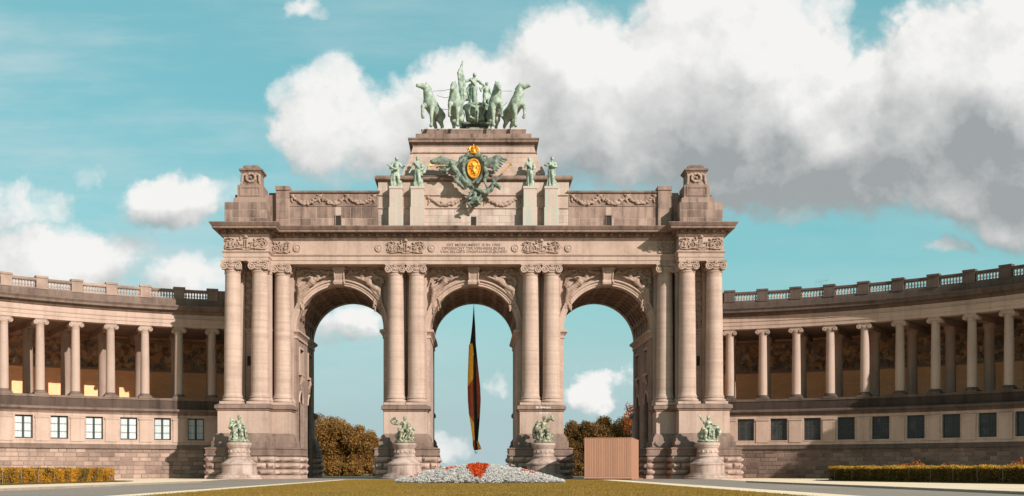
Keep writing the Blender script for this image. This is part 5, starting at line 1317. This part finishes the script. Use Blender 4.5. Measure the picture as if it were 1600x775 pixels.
c.limb([(-1.7, YC - .5, 34.3), (-1.0, YC - .6, 33.7), (-.3, YC - .5, 33.4)], [.34, .28, .16]); c.limb([(-1.8, YC - .5, 34.2), (-2.0, YC - .9, 33.7), (-1.3, YC - .5, 33.2)], [.32, .26, .13])
c.limb([(-2.6, YC - .6, 35.3), (-3.1, YC - .8, 34.9), (-3.9, YC - .7, 35.0)], [.17, .14, .1]); c.limb([(-2.2, YC - .5, 35.4), (-1.6, YC - .6, 35.9), (-1.2, YC - .4, 36.4)], [.17, .14, .1])
for k in range(5): c.limb([(-1.9 + .2 * k, YC - .35, 34.4 - .12 * k), (-1.5 + .35 * k, YC - .5, 33.7 - .15 * k), (-1.1 + .3 * k, YC - .35, 33.0)], [.2, .18, .08])
link('winged_figure', c.mesh('winged_figure', .06, .05, None, .04), 'verdigris_dark', ca)
c = Clay(); c.ball((2.3, YC - .55, 33.75), (.25, .26, .3)); c.limb([(2.25, YC - .45, 33.4), (1.95, YC - .4, 32.9), (1.4, YC - .45, 32.5)], [.28, .32, .3]); c.limb([(2.3, YC - .5, 33.4), (2.8, YC - .8, 33.1), (2.95, YC - .9, 32.75)], [.2, .26, .12])
c.limb([(1.5, YC - .5, 32.5), (.8, YC - .6, 32.6), (.2, YC - .5, 32.9)], [.28, .22, .12]); c.limb([(2.2, YC - .5, 33.5), (2.7, YC - .8, 34.0), (3.2, YC - .9, 34.5)], [.15, .13, .1])
c.limb([(1.25, YC - .2, 35.4), (1.5, YC - .3, 34.6), (1.25, YC - .35, 33.9), (1.5, YC - .3, 33.1)], [.2, .26, .2, .1])
link('reclining_figure', c.mesh('reclining_figure', .06, .05, None, .04), 'verdigris_dark', ca)
c = Clay(); c.ball((.15, YC - .6, 32.3), (.22, .23, .26)); c.limb([(.1, YC - .5, 32.0), (-.1, YC - .5, 31.5)], [.24, .26]); c.limb([(-.15, YC - .55, 31.5), (.45, YC - .8, 31.6), (.75, YC - .6, 31.1)], [.2, .18, .1]); c.limb([(-.1, YC - .5, 31.4), (-.6, YC - .7, 31.1), (-.3, YC - .55, 30.8)], [.2, .16, .09])
c.limb([(.2, YC - .5, 31.95), (.6, YC - .75, 31.8), (.85, YC - .6, 32.2)], [.13, .11, .08]); c.limb([(-.1, YC - .5, 31.95), (-.5, YC - .7, 31.7)], [.13, .1])
for k in range(10):
    a = k * 1.9; c.limb([(.15 + .5 * math.cos(a), YC - .15, 31.9 + .8 * math.sin(a)), (.1 + .9 * math.cos(a + .4), YC - .25, 31.9 + .95 * math.sin(a + .5))], [.24, .1])
link('cherub', c.mesh('cherub', .055, .06), 'verdigris_dark', ca)
for a, b in (((-2.85, YC - .85, 35.45), (-4.95, YC - .9, 35.42)), ((3.25, YC - .75, 34.6), (4.25, YC - .8, 35.6))):
    a, b = Vector(a), Vector(b); q = a + (b - a) * .82
    obj('trumpet', MB().tube([a, q, b], [.05, .06, .19], 8), 'gilding', ca, 50)

# ------------------------------------------------------------------ sculpture groups on round pedestals at the foot of the piers
PED = [(2.65, 0), (2.65, .14), (2.45, .2), (2.40, .42), (2.02, .50), (2.02, .62), (1.88, .68), (1.86, 1.52), (1.97, 1.58), (1.97, 1.72), (1.80, 1.76), (1.55, 1.93), (1.3, 2.15), (1.14, 2.24), (1.14, 2.42), (1.22, 2.47), (1.22, 2.56), (1.12, 2.62), (1.12, 3.36), (1.2, 3.42), (1.28, 3.62), (1.34, 3.72), (1.34, 3.88), (1.24, 3.98), (0, 4.0)]
PEDM = MB().lathe(PED, 40).mesh('drum', 14)
rb = Clay()
for k in range(14):
    a = 2 * PI * k / 14; rb.ball((1.12 * math.cos(a), 1.12 * math.sin(a), 2.95), (.10, .10, .16)); b = a + PI / 14; rb.limb([(1.13 * math.cos(a), 1.13 * math.sin(a), 3.15), (1.12 * math.cos(b), 1.12 * math.sin(b), 2.85), (1.13 * math.cos(a + PI / 7), 1.13 * math.sin(a + PI / 7), 3.15)], .05)
RELF = rb.mesh('carved_band', .06, .05)
stone('pedestal_stone', (.42, .325, .275), stain=(.15, .108, .088), streak=.7, blotch=.75)
def seated(v):
    c = Clay(); r = random.Random(40 + v)
    c.ball((0, 0, .15), (1.1, 1.0, .32)); c.ball((.1, .25, .65), (.6, .5, .5))
    c.ball((0.03, -.2, 2.72), (.2, .22, .25)); c.limb([(.02, -.12, 2.48), (0, -.05, 2.2)], [.12, .16]); c.limb([(-.3, 0, 2.15), (.3, 0, 2.15)], .18); c.limb([(0, 0, 2.1), (.02, .05, 1.35)], [.30, .30])
    c.limb([(-.15, 0, 1.3), (-.35, -.75, 1.2), (-.4, -.7, .45), (-.42, -.9, .35)], [.28, .22, .15, .12]); c.limb([(.15, 0, 1.3), (.4, -.7, 1.25), (.5, -.6, .5), (.52, -.8, .38)], [.28, .22, .15, .12])
    c.skirt((0, -.2, .35), (0, .05, 1.45), (.66, .6), (.34, .3), 9, .2, v)
    for k in range(12): a = r.uniform(0, 6.28); c.limb([(math.cos(a) * .7, math.sin(a) * .65, .3), (math.cos(a) * .98, math.sin(a) * .88, .5 + r.random() * .6), (math.cos(a + .4) * .7, math.sin(a + .4) * .65, 1.0 + .4 * r.random())], [.16, .12, .06])
    for k in range(5): a = r.uniform(3.3, 6.1); c.limb([(math.cos(a) * .4, math.sin(a) * .4, 1.5), (math.cos(a) * .75, math.sin(a) * .7, 1.3 + .3 * r.random()), (math.cos(a) * .85, math.sin(a) * .8, .7)], [.1, .1, .05])
    if v == 0:      # winged, with a shield
        for k in range(5): c.limb([(-.3, .2, 2.0), (-.75 - .06 * k, .1, 2.45 - .2 * k), (-1.0 + .05 * k, 0, 2.7 - .35 * k)], [.15, .2, .07])
        c.limb([(.3, 0, 2.1), (.62, -.3, 1.75), (.75, -.55, 1.4)], [.14, .12, .09]); c.ball((.85, -.5, 1.05), (.12, .5, .62)); c.ball((0, -.18, 2.98), (.1, .25, .12))
        c.limb([(-.3, 0, 2.1), (-.55, -.4, 1.8), (-.5, -.7, 1.5)], [.14, .12, .09])
    if v == 1:      # arm thrown out with a wreath, cloth over the knee
        c.limb([(-.3, 0, 2.15), (-.75, -.1, 2.05), (-1.1, -.2, 2.3)], [.14, .12, .09])
        sp = [(-1.1 + .3 * math.cos(a), -.2, 2.4 + .3 * math.sin(a)) for a in np.linspace(0, 6.28, 12)]; c.limb(sp, .13)
        c.limb([(.3, 0, 2.1), (.65, -.2, 1.7), (1.15, -.3, 1.45)], [.14, .13, .09])
        c.skirt((.65, -.25, .9), (.45, -.1, 2.1), (.6, .3), (.15, .15), 5, .1, 0)
    if v == 2:      # leaning figure lifting a horn to the right
        c.limb([(.3, 0, 2.2), (.55, -.2, 2.5), (.85, -.3, 2.75)], [.14, .12, .10]); c.limb([(.4, -.25, 2.5), (.9, -.3, 2.85), (1.0, -.25, 2.6)], [.12, .2, .22])
        c.limb([(-.3, 0, 2.1), (-.7, -.1, 2.0), (-.85, -.3, 1.6)], [.16, .2, .2]); c.limb([(-.6, .1, 2.2), (-.95, 0, 1.4), (-1.05, 0, .6)], [.25, .28, .2])
        c.ball((-.7, -.4, 1.35), (.2, .2, .24))
    if v == 3:      # rider-like group, arm raised high on the left
        c.limb([(-.3, 0, 2.2), (-.7, -.15, 2.55), (-.95, -.2, 3.0)], [.14, .11, .08]); c.limb([(-.95, -.2, 2.9), (-.85, -.2, 3.2)], [.08, .06])
        c.limb([(.3, 0, 2.1), (.75, -.2, 1.9), (.95, -.5, 1.55)], [.15, .13, .1]); c.limb([(.5, -.1, 1.4), (.95, -.3, 1.55), (1.15, -.6, 1.2), (1.1, -.75, .8)], [.32, .26, .2, .13]); c.limb([(.9, -.2, 1.1), (1.0, -.3, .3)], [.16, .12])
        c.ball((-.55, -.5, 1.4), (.24, .24, .28)); c.limb([(-.55, -.4, 1.2), (-.6, -.3, .6)], [.28, .34])
    return c
GL = ('winged bronze figure with a shield, on the leftmost round pedestal', 'seated bronze figure holding out a wreath, on the pedestal left of the flower bed', 'bronze figure lifting a horn, on the pedestal right of the flower bed', 'bronze group with one arm raised high, on the rightmost round pedestal')
PL = ('round stone pedestal under the winged bronze figure with shield', 'round stone pedestal under the wreath-bearing bronze figure, left of the flower bed', 'round stone pedestal under the horn-lifting bronze figure', 'round stone pedestal under the bronze group with raised arm')
for i, (x, y) in enumerate(((-25.55, -7.5), (-7.65, -5.6), (7.75, -5.6), (25.5, -7.5))):
    p = thing('round_pedestal', (x, y, 0), PL[i], 'pedestal', 'round pedestals at the foot of the piers')
    link('drum', PEDM, 'pedestal_stone', p, (x, y, 0)); link('carved_band', RELF, 'pedestal_stone', p, (x, y, 0))
    statue('sculpture_group', seated(i).moved(sc=1.0), 'old_bronze' if i in (1, 2) else 'bronze_worn', (x, y, 4.0), 0, GL[i], 'bronze sculpture groups on the round pedestals', .045, .03, rough=.03)

# ------------------------------------------------------------------ ground
def sheet(name, poly, z, mat, kind='structure'):
    me = bpy.data.meshes.new(name); me.from_pydata([(x, y, z) for x, y in poly], [], [tuple(range(len(poly)))])
    return tag(link(name, me, mat), kind=kind)
def rect_(x0, x1, y0, y1): return [(x0, y0), (x1, y0), (x1, y1), (x0, y1)]
sheet('ground', [(4000 * math.cos(2 * PI * i / 48), 4000 * math.sin(2 * PI * i / 48)) for i in range(48)], -.03, 'far_ground')
sheet('gravel_forecourt', rect_(-75, 75, -140, 40), 0.0, 'plaza_gravel')
sheet('road', [(-21.5, -140), (21.5, -140), (21.5, -42), (24, -30), (26, -10), (26, 30), (-26, 30), (-26, -10), (-24, -30), (-21.5, -42)], .006, 'asphalt')
sheet('path', rect_(-13.5, 14.3, -140, -16), .012, 'sandy_gravel')
def lawn_poly():
    p = [(-12, -138), (12, -138), (12, -24)]
    p += [(12 - 6 * (1 - math.cos(a)), -24 + 6 * math.sin(a)) for a in np.linspace(.2, PI / 2, 6)]
    p += [(-12 + 6 * (1 - math.cos(a)), -24 + 6 * math.sin(a)) for a in np.linspace(PI / 2, .2, 6)] + [(-12, -24)]
    return p
sheet('lawn', lawn_poly(), .03, 'lawn_soil')
for s_ in (-1, 1):
    kb = thing('kerb', (s_ * 21.6, -70, 0), 'pale stone kerb along the road, on the %s side of the lawn' % ('sunlit hedge' if s_ < 0 else 'shaded hedge'), 'kerb')
    n = 50
    KM = MB().box(-.15, .15, -.98, .98, -.05, .12, .015).mesh('kerb_stone')
    for i in range(n): link('kerb_stone', KM, 'kerb_stone', kb, (s_ * 21.6, -140 + 2 * i + 1, 0))
def blades(name, pts, mat, h0, h1, w, lean=.5):
    n = len(pts); a = rng.uniform(0, 2 * PI, n); h = rng.uniform(h0, h1, n); d = rng.uniform(0, 2 * PI, n); l = rng.uniform(0, lean, n) * h
    dx, dy = np.cos(a) * w / 2, np.sin(a) * w / 2
    V = np.empty((n, 3, 3)); V[:, 0] = pts; V[:, 1] = pts; V[:, 2] = pts
    V[:, 0, 0] -= dx; V[:, 0, 1] -= dy; V[:, 1, 0] += dx; V[:, 1, 1] += dy
    V[:, 2, 0] += np.cos(d) * l; V[:, 2, 1] += np.sin(d) * l; V[:, 2, 2] += h
    me = bpy.data.meshes.new(name); me.from_pydata(V.reshape(-1, 3).tolist(), [], np.arange(3 * n).reshape(-1, 3).tolist()); return me
n = 360000
yy = -18.5 - 74 * rng.random(n) ** 1.25; xx = rng.uniform(-12.05, 12.05, n)
k = (np.abs(xx) < 12.05 - np.maximum(0, (yy + 24)) ** 2 / 6.5)
P3 = np.stack([xx, yy, np.full(n, .02)], 1)[k]
o = link('lawn_grass', blades('lawn_grass', P3, 'grass_blades', .03, .075, .022), 'grass_blades'); tag(o, kind='stuff')

# ------------------------------------------------------------------ leaves
def leafmesh(name, centers, size, up=0.):
    """one small bent quad per centre"""
    n = len(centers); u = rng.normal(size=(n, 3)); u /= np.linalg.norm(u, axis=1)[:, None]
    w = rng.normal(size=(n, 3)); w -= (w * u).sum(1)[:, None] * u; w /= np.linalg.norm(w, axis=1)[:, None]
    if up: u[:, 2] *= 1 - up; u /= np.linalg.norm(u, axis=1)[:, None]; w[:, 2] *= 1 - up; w -= (w * u).sum(1)[:, None] * u; w /= np.linalg.norm(w, axis=1)[:, None]
    s = (size * rng.uniform(.6, 1.3, n))[:, None]
    V = np.stack([centers - u * s, centers - w * s * .55, centers + u * s, centers + w * s * .55], 1)
    me = bpy.data.meshes.new(name); me.from_pydata(V.reshape(-1, 3).tolist(), [], np.arange(4 * n).reshape(-1, 4).tolist()); return me
def tree(name, x, y, h, r, mat, label, seed, low=-.06, nl=9000, cat='tree', group='autumn trees beyond the arch', sparse=1.0, size=.18):
    g = np.random.default_rng(seed); rr = random.Random(seed)
    t = thing(name, (x, y, 0), label, cat, group)
    th = h * .62
    mb = MB(); mb.tube([(x + .12 * math.sin(i * 1.3 + seed), y + .1 * math.cos(i), th * i / 6) for i in range(7)], [.34 * h / 10 * (1 - .11 * i) for i in range(7)], 9)
    trunk = obj('trunk', mb, 'bark', t, 60)
    lb = MB()
    cl = []
    nc = int(90 * sparse) + 6
    for k in range(nc):
        v = g.normal(size=3); v /= np.linalg.norm(v); q = (.55 + .45 * g.random()) if g.random() < .8 else .4 * g.random()
        zc = h * (low + (1 - low) / 2); 
        if v[2] < 0 and low < .2: v[:2] *= .92 / max(.35, np.hypot(v[0], v[1]))
        ce = np.array((x, y, zc)) + v * np.array((r, r, h * (1 - low) / 2)) * q * .86
        rad = r * g.uniform(.22, .40); cl.append((ce, rad))
        if k % 4 == 0:
            b = Vector((x, y, min(th, max(.8, ce[2] * .6)))); m_ = (b + Vector(ce)) / 2 + Vector((0, 0, -.2)); lb.tube([b, m_, Vector(ce)], [.11, .07, .03], 5)
    obj('limb', lb, 'bark', trunk, 60)
    per = nl // nc; pts = []
    for ce, rad in cl:
        v = g.normal(size=(per, 3)); v /= np.linalg.norm(v, axis=1)[:, None]; q = g.random(per) ** .4 * g.uniform(.75, 1.15, per)
        pts.append(ce + v * (rad * q)[:, None] * np.array((1, 1, .8)))
    pts = np.concatenate(pts); pts = pts[pts[:, 2] > .05]
    link('crown', leafmesh('crown', pts, size), mat, t)
    return t
TL = (('tallest russet tree, at the left edge of the left arch opening', -31.2, 12.3, 5.4), ('russet tree second from the left in the left arch opening', -26.2, 11.2, 5.0), ('rounded russet tree in the middle of the left arch opening', -22.0, 9.7, 4.4),
      ('low russet tree on the downward slope of crowns in the left arch opening', -18.8, 8.3, 3.8), ('lowest russet tree beside the inner pier in the left arch opening', -15.8, 6.6, 3.2))
for i, (lab, x, h, r) in enumerate(TL): tree('beech_tree', x, 75 + 1.5 * (i % 2), h, r, 'copper_leaves', lab, 1 + i, nl=int(9000 * r))
TR = (('dull brown tree hidden mostly behind the inner pier, right arch opening', 14.2, 9.2, 4.2), ('dull brown tree left of the middle in the right arch opening', 18.6, 10.4, 4.6), ('dull brown rounded tree above the timber box', 23.4, 11.5, 4.8), ('tall dull brown tree beside the outer pier in the right arch opening', 28.6, 12.0, 5.0))
for i, (lab, x, h, r) in enumerate(TR): tree('beech_tree', x, 76 + 1.5 * (i % 2), h, r, 'olive_leaves', lab, 11 + i, nl=int(9000 * r))
for i, (x, y, h, r) in enumerate(((-28.4, 68, 2.9, 2.2), (-24.8, 69, 2.6, 2.1), (-21.4, 68, 2.5, 2.0), (-18.2, 69, 2.4, 1.9), (-15.2, 68, 2.4, 1.8), (16, 68, 2.7, 2.1), (19.4, 69, 2.5, 2.0), (22.9, 68, 2.8, 2.1), (26.6, 69, 2.6, 2.1))):
    tree('beech_shrub', x, y, h, r, 'copper_leaves' if x < 0 else 'olive_leaves', 'low russet bush under the trees in the left arch opening, ' + ('leftmost', 'second from the left', 'middle one', 'second from the right', 'rightmost')[i] if x < 0 else 'low dull brown bush under the trees in the right arch opening, ' + ('leftmost', 'second from left', 'second from right', 'rightmost')[i - 5], 31 + i, nl=6000, cat='bush', group='low bushes behind the left arch' if x < 0 else 'low bushes behind the right arch')
tree('young_tree', 29.0, 72, 14.2, 2.2, 'red_leaves', 'thin sparse reddish tree rising above the brown trees', 8, low=.45, nl=1100, sparse=.5, size=.19)

# hedges
def hedge(name, pts, w, h, mat, label, n, gap=None):
    a, b = Vector((*pts[0], 0)), Vector((*pts[1], 0)); d = (b - a); L = d.length; d /= L; nr = Vector((-d.y, d.x, 0))
    t = thing(name, ((a.x + b.x) / 2, (a.y + b.y) / 2, 0), label, 'hedge')
    s = rng.random(n) * L; u = rng.uniform(-1, 1, n); z = rng.random(n); side = rng.random(n)
    u = np.where(side < .62, np.sign(u) * (1 - .16 * rng.random(n) ** 2), u); z = np.where((side >= .62) & (side < .88), 1 - .12 * rng.random(n) ** 2, z)
    wob = .07 * np.sin(s * 2.3) + .06 * np.sin(s * 5.1 + 1) + .05 * rng.normal(size=n)
    zz = np.clip(z * (h + .06 * np.sin(s * 1.7) + .05 * np.sin(s * 6.3)), .03, None) + .035 * rng.normal(size=n)
    P = np.stack([a.x + d.x * s + nr.x * (u * w / 2 + wob * np.sign(u)), a.y + d.y * s + nr.y * (u * w / 2 + wob * np.sign(u)), np.maximum(zz, .02)], 1)
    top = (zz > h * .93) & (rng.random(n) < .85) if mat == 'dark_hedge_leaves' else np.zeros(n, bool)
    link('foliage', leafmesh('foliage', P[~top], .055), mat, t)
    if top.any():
        Q = np.repeat(P[top], 2, 0) + rng.normal(0, .05, (2 * top.sum(), 3)) * (1, 1, .9); link('sun_tint_rim', leafmesh('sun_tint_rim', Q, .05), 'sun_tint_leaves', t)  # upper leaves carry the sunlit rim in their colour
    core = MB(); rnd = random.Random(2)
    for k in range(int(L / .35)):
        q = a + d * (.2 + k * .35); x, y = q.x + nr.x * rnd.uniform(-.2, .2), q.y + nr.y * rnd.uniform(-.2, .2)
        core.tube([(x, y, 0), (x + .1, y, h * .45), (x - .05, y + .1, h * .85)], [.045, .03, .015], 5)
    obj('stem', core, 'bark', t)
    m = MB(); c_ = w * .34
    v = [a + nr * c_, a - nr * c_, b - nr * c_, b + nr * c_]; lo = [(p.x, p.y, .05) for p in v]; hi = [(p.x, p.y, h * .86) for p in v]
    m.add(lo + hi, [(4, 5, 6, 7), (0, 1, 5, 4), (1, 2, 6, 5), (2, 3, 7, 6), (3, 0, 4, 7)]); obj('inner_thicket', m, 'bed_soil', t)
    side_ = nr * (1 if nr.dot(Vector((0, 0, 0)) - a) > 0 else -1)
    for k in range(int(L / 2.6)):
        q = a + d * (1. + k * 2.6) + side_ * (w / 2 + .1); obj('stake', MB().tube([(q.x, q.y, 0), (q.x, q.y, h * .97)], .022, 6), 'stake_metal', t)
    return t
hedge('hedge', ((-30.7, -35), (-32.0, -60)), 1.3, 1.02, 'golden_hedge_leaves', 'low golden autumn hedge before the sunlit wing', 62000)
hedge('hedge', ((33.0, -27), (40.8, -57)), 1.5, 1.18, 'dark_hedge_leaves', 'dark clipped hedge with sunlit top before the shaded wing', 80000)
for (p, q, nm) in (((-30.7, -33.2), (-32.0, -61), 'l'), ((33.0, -25), (41.2, -59), 'r')):
    a, b = Vector(p), Vector(q); d = (b - a).normalized(); nr = Vector((-d.y, d.x)) * 1.75
    sheet('verge', [tuple(a + nr), tuple(a - nr), tuple(b - nr), tuple(b + nr)], .02, 'lawn_soil')
    n = 22000; s = rng.random(n)[:, None]; u = rng.uniform(-1, 1, n)[:, None]
    P = np.array(p)[None] * (1 - s) + np.array(q)[None] * s + u * np.array(nr)[None]
    o = link('verge_grass', blades('verge_grass', np.concatenate([P, np.full((n, 1), .015)], 1), 'verge_grass', .05, .13, .03), 'verge_grass'); tag(o, kind='stuff')
def shrub(x, y, h, r, label, seed):
    t = thing('shrub', (x, y, 0), label, 'shrub', 'red-leaved shrubs behind the dark hedge')
    rr = random.Random(seed); mb = MB(); P = []
    for k in range(26):
        a = rr.uniform(0, 6.28); q = rr.random() ** .6; tip = Vector((x + math.cos(a) * r * q, y + math.sin(a) * r * q, h * rr.uniform(.6, 1.05) * (1.05 - .3 * q))); m_ = Vector((x + math.cos(a) * r * q * .4, y + math.sin(a) * r * q * .4, h * .5))
        mb.tube([(x, y, 0), m_, tip], [.03, .02, .008], 4)
        for i in range(26): s = rr.uniform(.45, 1.02); p = m_.lerp(tip, (s - .4) / .62); P.append((p.x + rr.gauss(0, .09), p.y + rr.gauss(0, .09), p.z + rr.gauss(0, .07)))
    obj('stem', mb, 'bark', t); link('foliage', leafmesh('foliage', np.array(P), .07), 'red_leaves', t)
shrub(38.2, -31.5, 2.0, 1.35, 'bushy red-leaved shrub rising behind the middle of the dark hedge', 1)
shrub(39.8, -34.0, 1.6, .8, 'small thin red shrub right of the bushy one behind the dark hedge', 2)
shrub(42.3, -41.5, 1.9, 1.25, 'loose red shrub behind the far right stretch of the dark hedge', 3)
shrub(44.0, -44.5, 1.6, .9, 'red shrub at the photo edge behind the dark hedge', 4)

# ------------------------------------------------------------------ flower bed
BX, BY, RX, RY, BH = .45, -44.6, 6.3, 4.6, 1.22
fb = thing('flower_bed', (BX, BY, 0), 'mounded bed of white flowers with an orange-red patch in the middle of the lawn', 'flower bed')
def bedz(q): return BH * np.clip(1 - q ** 1.7, 0, 1)
mb = MB(); n = 36; m = 9; v = []
for j in range(m):
    q = j / (m - 1)
    for i in range(n): a = 2 * PI * i / n; v.append((BX + RX * q * math.cos(a), BY + RY * q * math.sin(a), float(bedz(np.array(q))) + .0))
mb.add(v, [(j * n + i, j * n + (i + 1) % n, j * n + n + (i + 1) % n, j * n + n + i) for j in range(m - 1) for i in range(n)]); obj('mound', mb, 'bed_soil', fb)
def clumps(nc, petals, rad, size, keep, mat, name, lift=.12):
    q = np.sqrt(rng.random(nc)); a = rng.uniform(0, 2 * PI, nc); X = RX * q * np.cos(a); Y = RY * q * np.sin(a); Z = bedz(q) + lift + rng.normal(0, .04, nc)
    k = keep(X, Y, Z, q); c = np.stack([X + BX, Y + BY, Z], 1)[k]
    c = np.repeat(c, petals, 0); v = rng.normal(size=c.shape); v /= np.linalg.norm(v, axis=1)[:, None]; v[:, 2] = np.abs(v[:, 2]) * .8 - .1
    o = link(name, leafmesh(name, c + v * rad * rng.uniform(.7, 1.1, len(c))[:, None], size, .2), mat, fb); tag(o, kind='stuff')
def is_orange(X, Y, Z, q):
    heart = (np.abs(X + .15) < .22 + .55 * np.clip((Y + 4.2) / 2.4, 0, 1)) & (Y < .6) & (Y > -4.0)
    ridge = (Y > -1.6) & (Y < .4) & (np.abs(X) > 1.7) & (np.abs(X) < 5.0) & (np.sin(X * 2.2) > .35) & (rng.random(len(X)) < .4) & (Y < -.3)
    return heart | ridge
clumps(7600, 17, .115, .046, lambda X, Y, Z, q: ~is_orange(X, Y, Z, q) & (rng.random(len(X)) < .9), 'white_petals', 'white_flowers')
clumps(4200, 12, .11, .06, is_orange, 'orange_petals', 'orange_flowers', .16)
clumps(5200, 8, .12, .055, lambda X, Y, Z, q: rng.random(len(X)) < .95, 'bed_leaves', 'bed_foliage', .03)

# ------------------------------------------------------------------ timber-clad box
D0 = 110.5; bx, by = 247 * D0 / 1684, D0 - 125
rot = R_(-12.5)
tb = bpy.data.objects.new('timber_box', None); COL.objects.link(tb); tb.location = (bx, by, 0); tb.rotation_euler = (0, 0, rot)
tag(tb, 'large box clad in upright larch boards, before the right arch opening', 'box')
FW, FD, FH, FZ = 4.85, 10.4, 4.12, .16
def tbo(name, me, mat, loc=(0, 0, 0), rz=0):
    o = bpy.data.objects.new(name, me); COL.objects.link(o); o.parent = tb; o.location = loc; o.rotation_euler = (0, 0, rz)
    if not me.materials: me.materials.append(MAT[mat])
    return o
tbo('inner_frame', MB().box(-FW + .05, -.05, .05, FD - .05, FZ, FZ + FH - .05).mesh('inner_frame'), 'bark')
nb = 27; w = FW / nb
BM = [MB().box(-w / 2 + .012, w / 2 - .012, -.022, .02, FZ + .16, FZ + FH, .006).mesh('board') for _ in range(1)]
BM2 = MB().box(-w / 2 + .010, w / 2 - .010, -.036, .01, FZ + .16, FZ + FH, .006).mesh('board')
for i in range(nb): tbo('board', BM2 if i % 2 else BM[0], 'larch_wood', (-FW + w * (i + .5), 0, 0))
ns = int(FD / w)
for i in range(ns): tbo('board', BM2 if i % 2 else BM[0], 'larch_wood', (0, w * (i + .5), 0), PI / 2)
for i in range(ns): tbo('board', BM[0], 'larch_wood', (-FW, w * (i + .5), 0), -PI / 2)
tbo('bottom_board', MB().box(-FW - .04, .04, -.07, .0, FZ - .06, FZ + .15, .006).box(0, .06, .0, FD, FZ - .06, FZ + .15, .006).mesh('bottom_board'), 'larch_wood')
tbo('top_board', MB().box(-FW - .05, .05, -.06, FD, FZ + FH, FZ + FH + .05, .006).mesh('top_board'), 'larch_wood')
for k in range(3): tbo('skid', MB().box(-.5, .62, .4 + k * 4, .62 + k * 4, 0, FZ - .06, .01).mesh('skid'), 'larch_wood')
tbo('skid', MB().box(-FW + .1, -.1, .1, .3, 0, FZ - .06).mesh('skid'), 'bark')

# ------------------------------------------------------------------ hanging flag
fy = 6.9; fs_ = 1684 / (125 + fy)
FX = lambda p: (p - 740) / fs_
FZ_ = lambda p: (735 - p) / fs_ + .95
# outline and inner fold lines of the gathered cloth: height, left edge, first seam, second seam, right edge
PROF = [(478, 740, 740.2, 740.4, 740.7), (490, 739.2, 739.3, 739.4, 741.3), (505, 738, 738.2, 738.4, 742.3), (520, 736.5, 736.8, 737.2, 743), (535, 734.6, 737, 739, 743.5), (540, 732.6, 738, 740.5, 743.8),
        (560, 731.8, 739.6, 742.6, 745.8), (580, 731, 739.4, 743.4, 747.8), (605, 730.6, 739.2, 744, 750.4), (625, 731, 739.6, 745, 751.2), (645, 732.5, 740, 745.4, 750.2), (660, 735, 740.6, 745.4, 749.2), (675, 737, 741, 745, 748), (688, 738.6, 742, 744.5, 747), (695, 738.6, 742, 746, 750), (702, 740, 743, 747, 752.5), (703.5, 741.2, 742, 743, 745)]
flag = thing('hanging_flag', (0, fy, 3.4), 'long black, yellow and red flag hanging gathered in the central arch', 'flag')
mb = MB(); NZ = 200; NU = 60
ys = [p[0] for p in PROF]
def at(yq, k): return float(np.interp(yq, ys, [p[k] for p in PROF]))
v = []; cols = []
for i in range(NZ + 1):
    yq = 478 + (703.5 - 478) * i / NZ
    e = [at(yq, k) for k in (1, 2, 3, 4)]; wd = (e[3] - e[0]) / fs_
    for j in range(NU + 1):
        s = 3 * j / NU; k = min(2, int(s)); fr_ = s - k
        x = e[k] + (e[k + 1] - e[k]) * fr_
        dep = .13 * wd * math.sin(s * PI * 1.0 + .5) + .05 * wd * math.sin(s * 7.5 + yq * .02) + .05 * math.sin(yq * .07 + s * 2)
        v.append((FX(x), fy + dep, FZ_(yq)))
bk = [(x, y + .05 + .28 * (1 - abs(2 * (j % (NU + 1)) / NU - 1)), z) for j, (x, y, z) in enumerate(v)]
def colr(yq, s):
    if yq < 537: return 0
    if s < 1: return 1 if (yq < 598 - 12 * (s - .5)) or (yq > 648 + 14 * s and yq < 688) else 2
    if s < 2: return 0 if not (yq < 556 and s < 1.35) else 1
    if yq > 689: return 1
    if yq < 566 + 16 * (s - 2.5): return 0
    return 2 if yq < 656 - 8 * (s - 2) else 0
for side, vv in ((0, v), (1, bk)):
    o_ = len(mb.v); mb.v += vv
    for i in range(NZ):
        for j in range(NU):
            a = o_ + i * (NU + 1) + j; mb.f.append((a, a + 1, a + NU + 2, a + NU + 1)); mb.mi.append(colr(478 + 225.5 * (i + .5) / NZ, 3 * (j + .5) / NU))
o_ = NZ + 1
me = mb.mesh('cloth', 70)
for nm in ('flag_black', 'flag_yellow', 'flag_red'): me.materials.append(MAT[nm])
link('cloth', me, 'flag_black', flag)
obj('rope', MB().tube([(FX(740.3), fy, FZ_(479)), (FX(740.3), fy, 22.9)], .03, 6), 'rope', flag)
hx_, hz_ = FX(742), FZ_(703)
obj('hook', MB().tube([(hx_, fy, hz_ + .2), (hx_ + .02, fy, hz_ - .25), (hx_ + .12, fy, hz_ - .42), (hx_ + .26, fy, hz_ - .36), (hx_ + .28, fy, hz_ - .2)], .045, 6), 'iron_bar', flag)
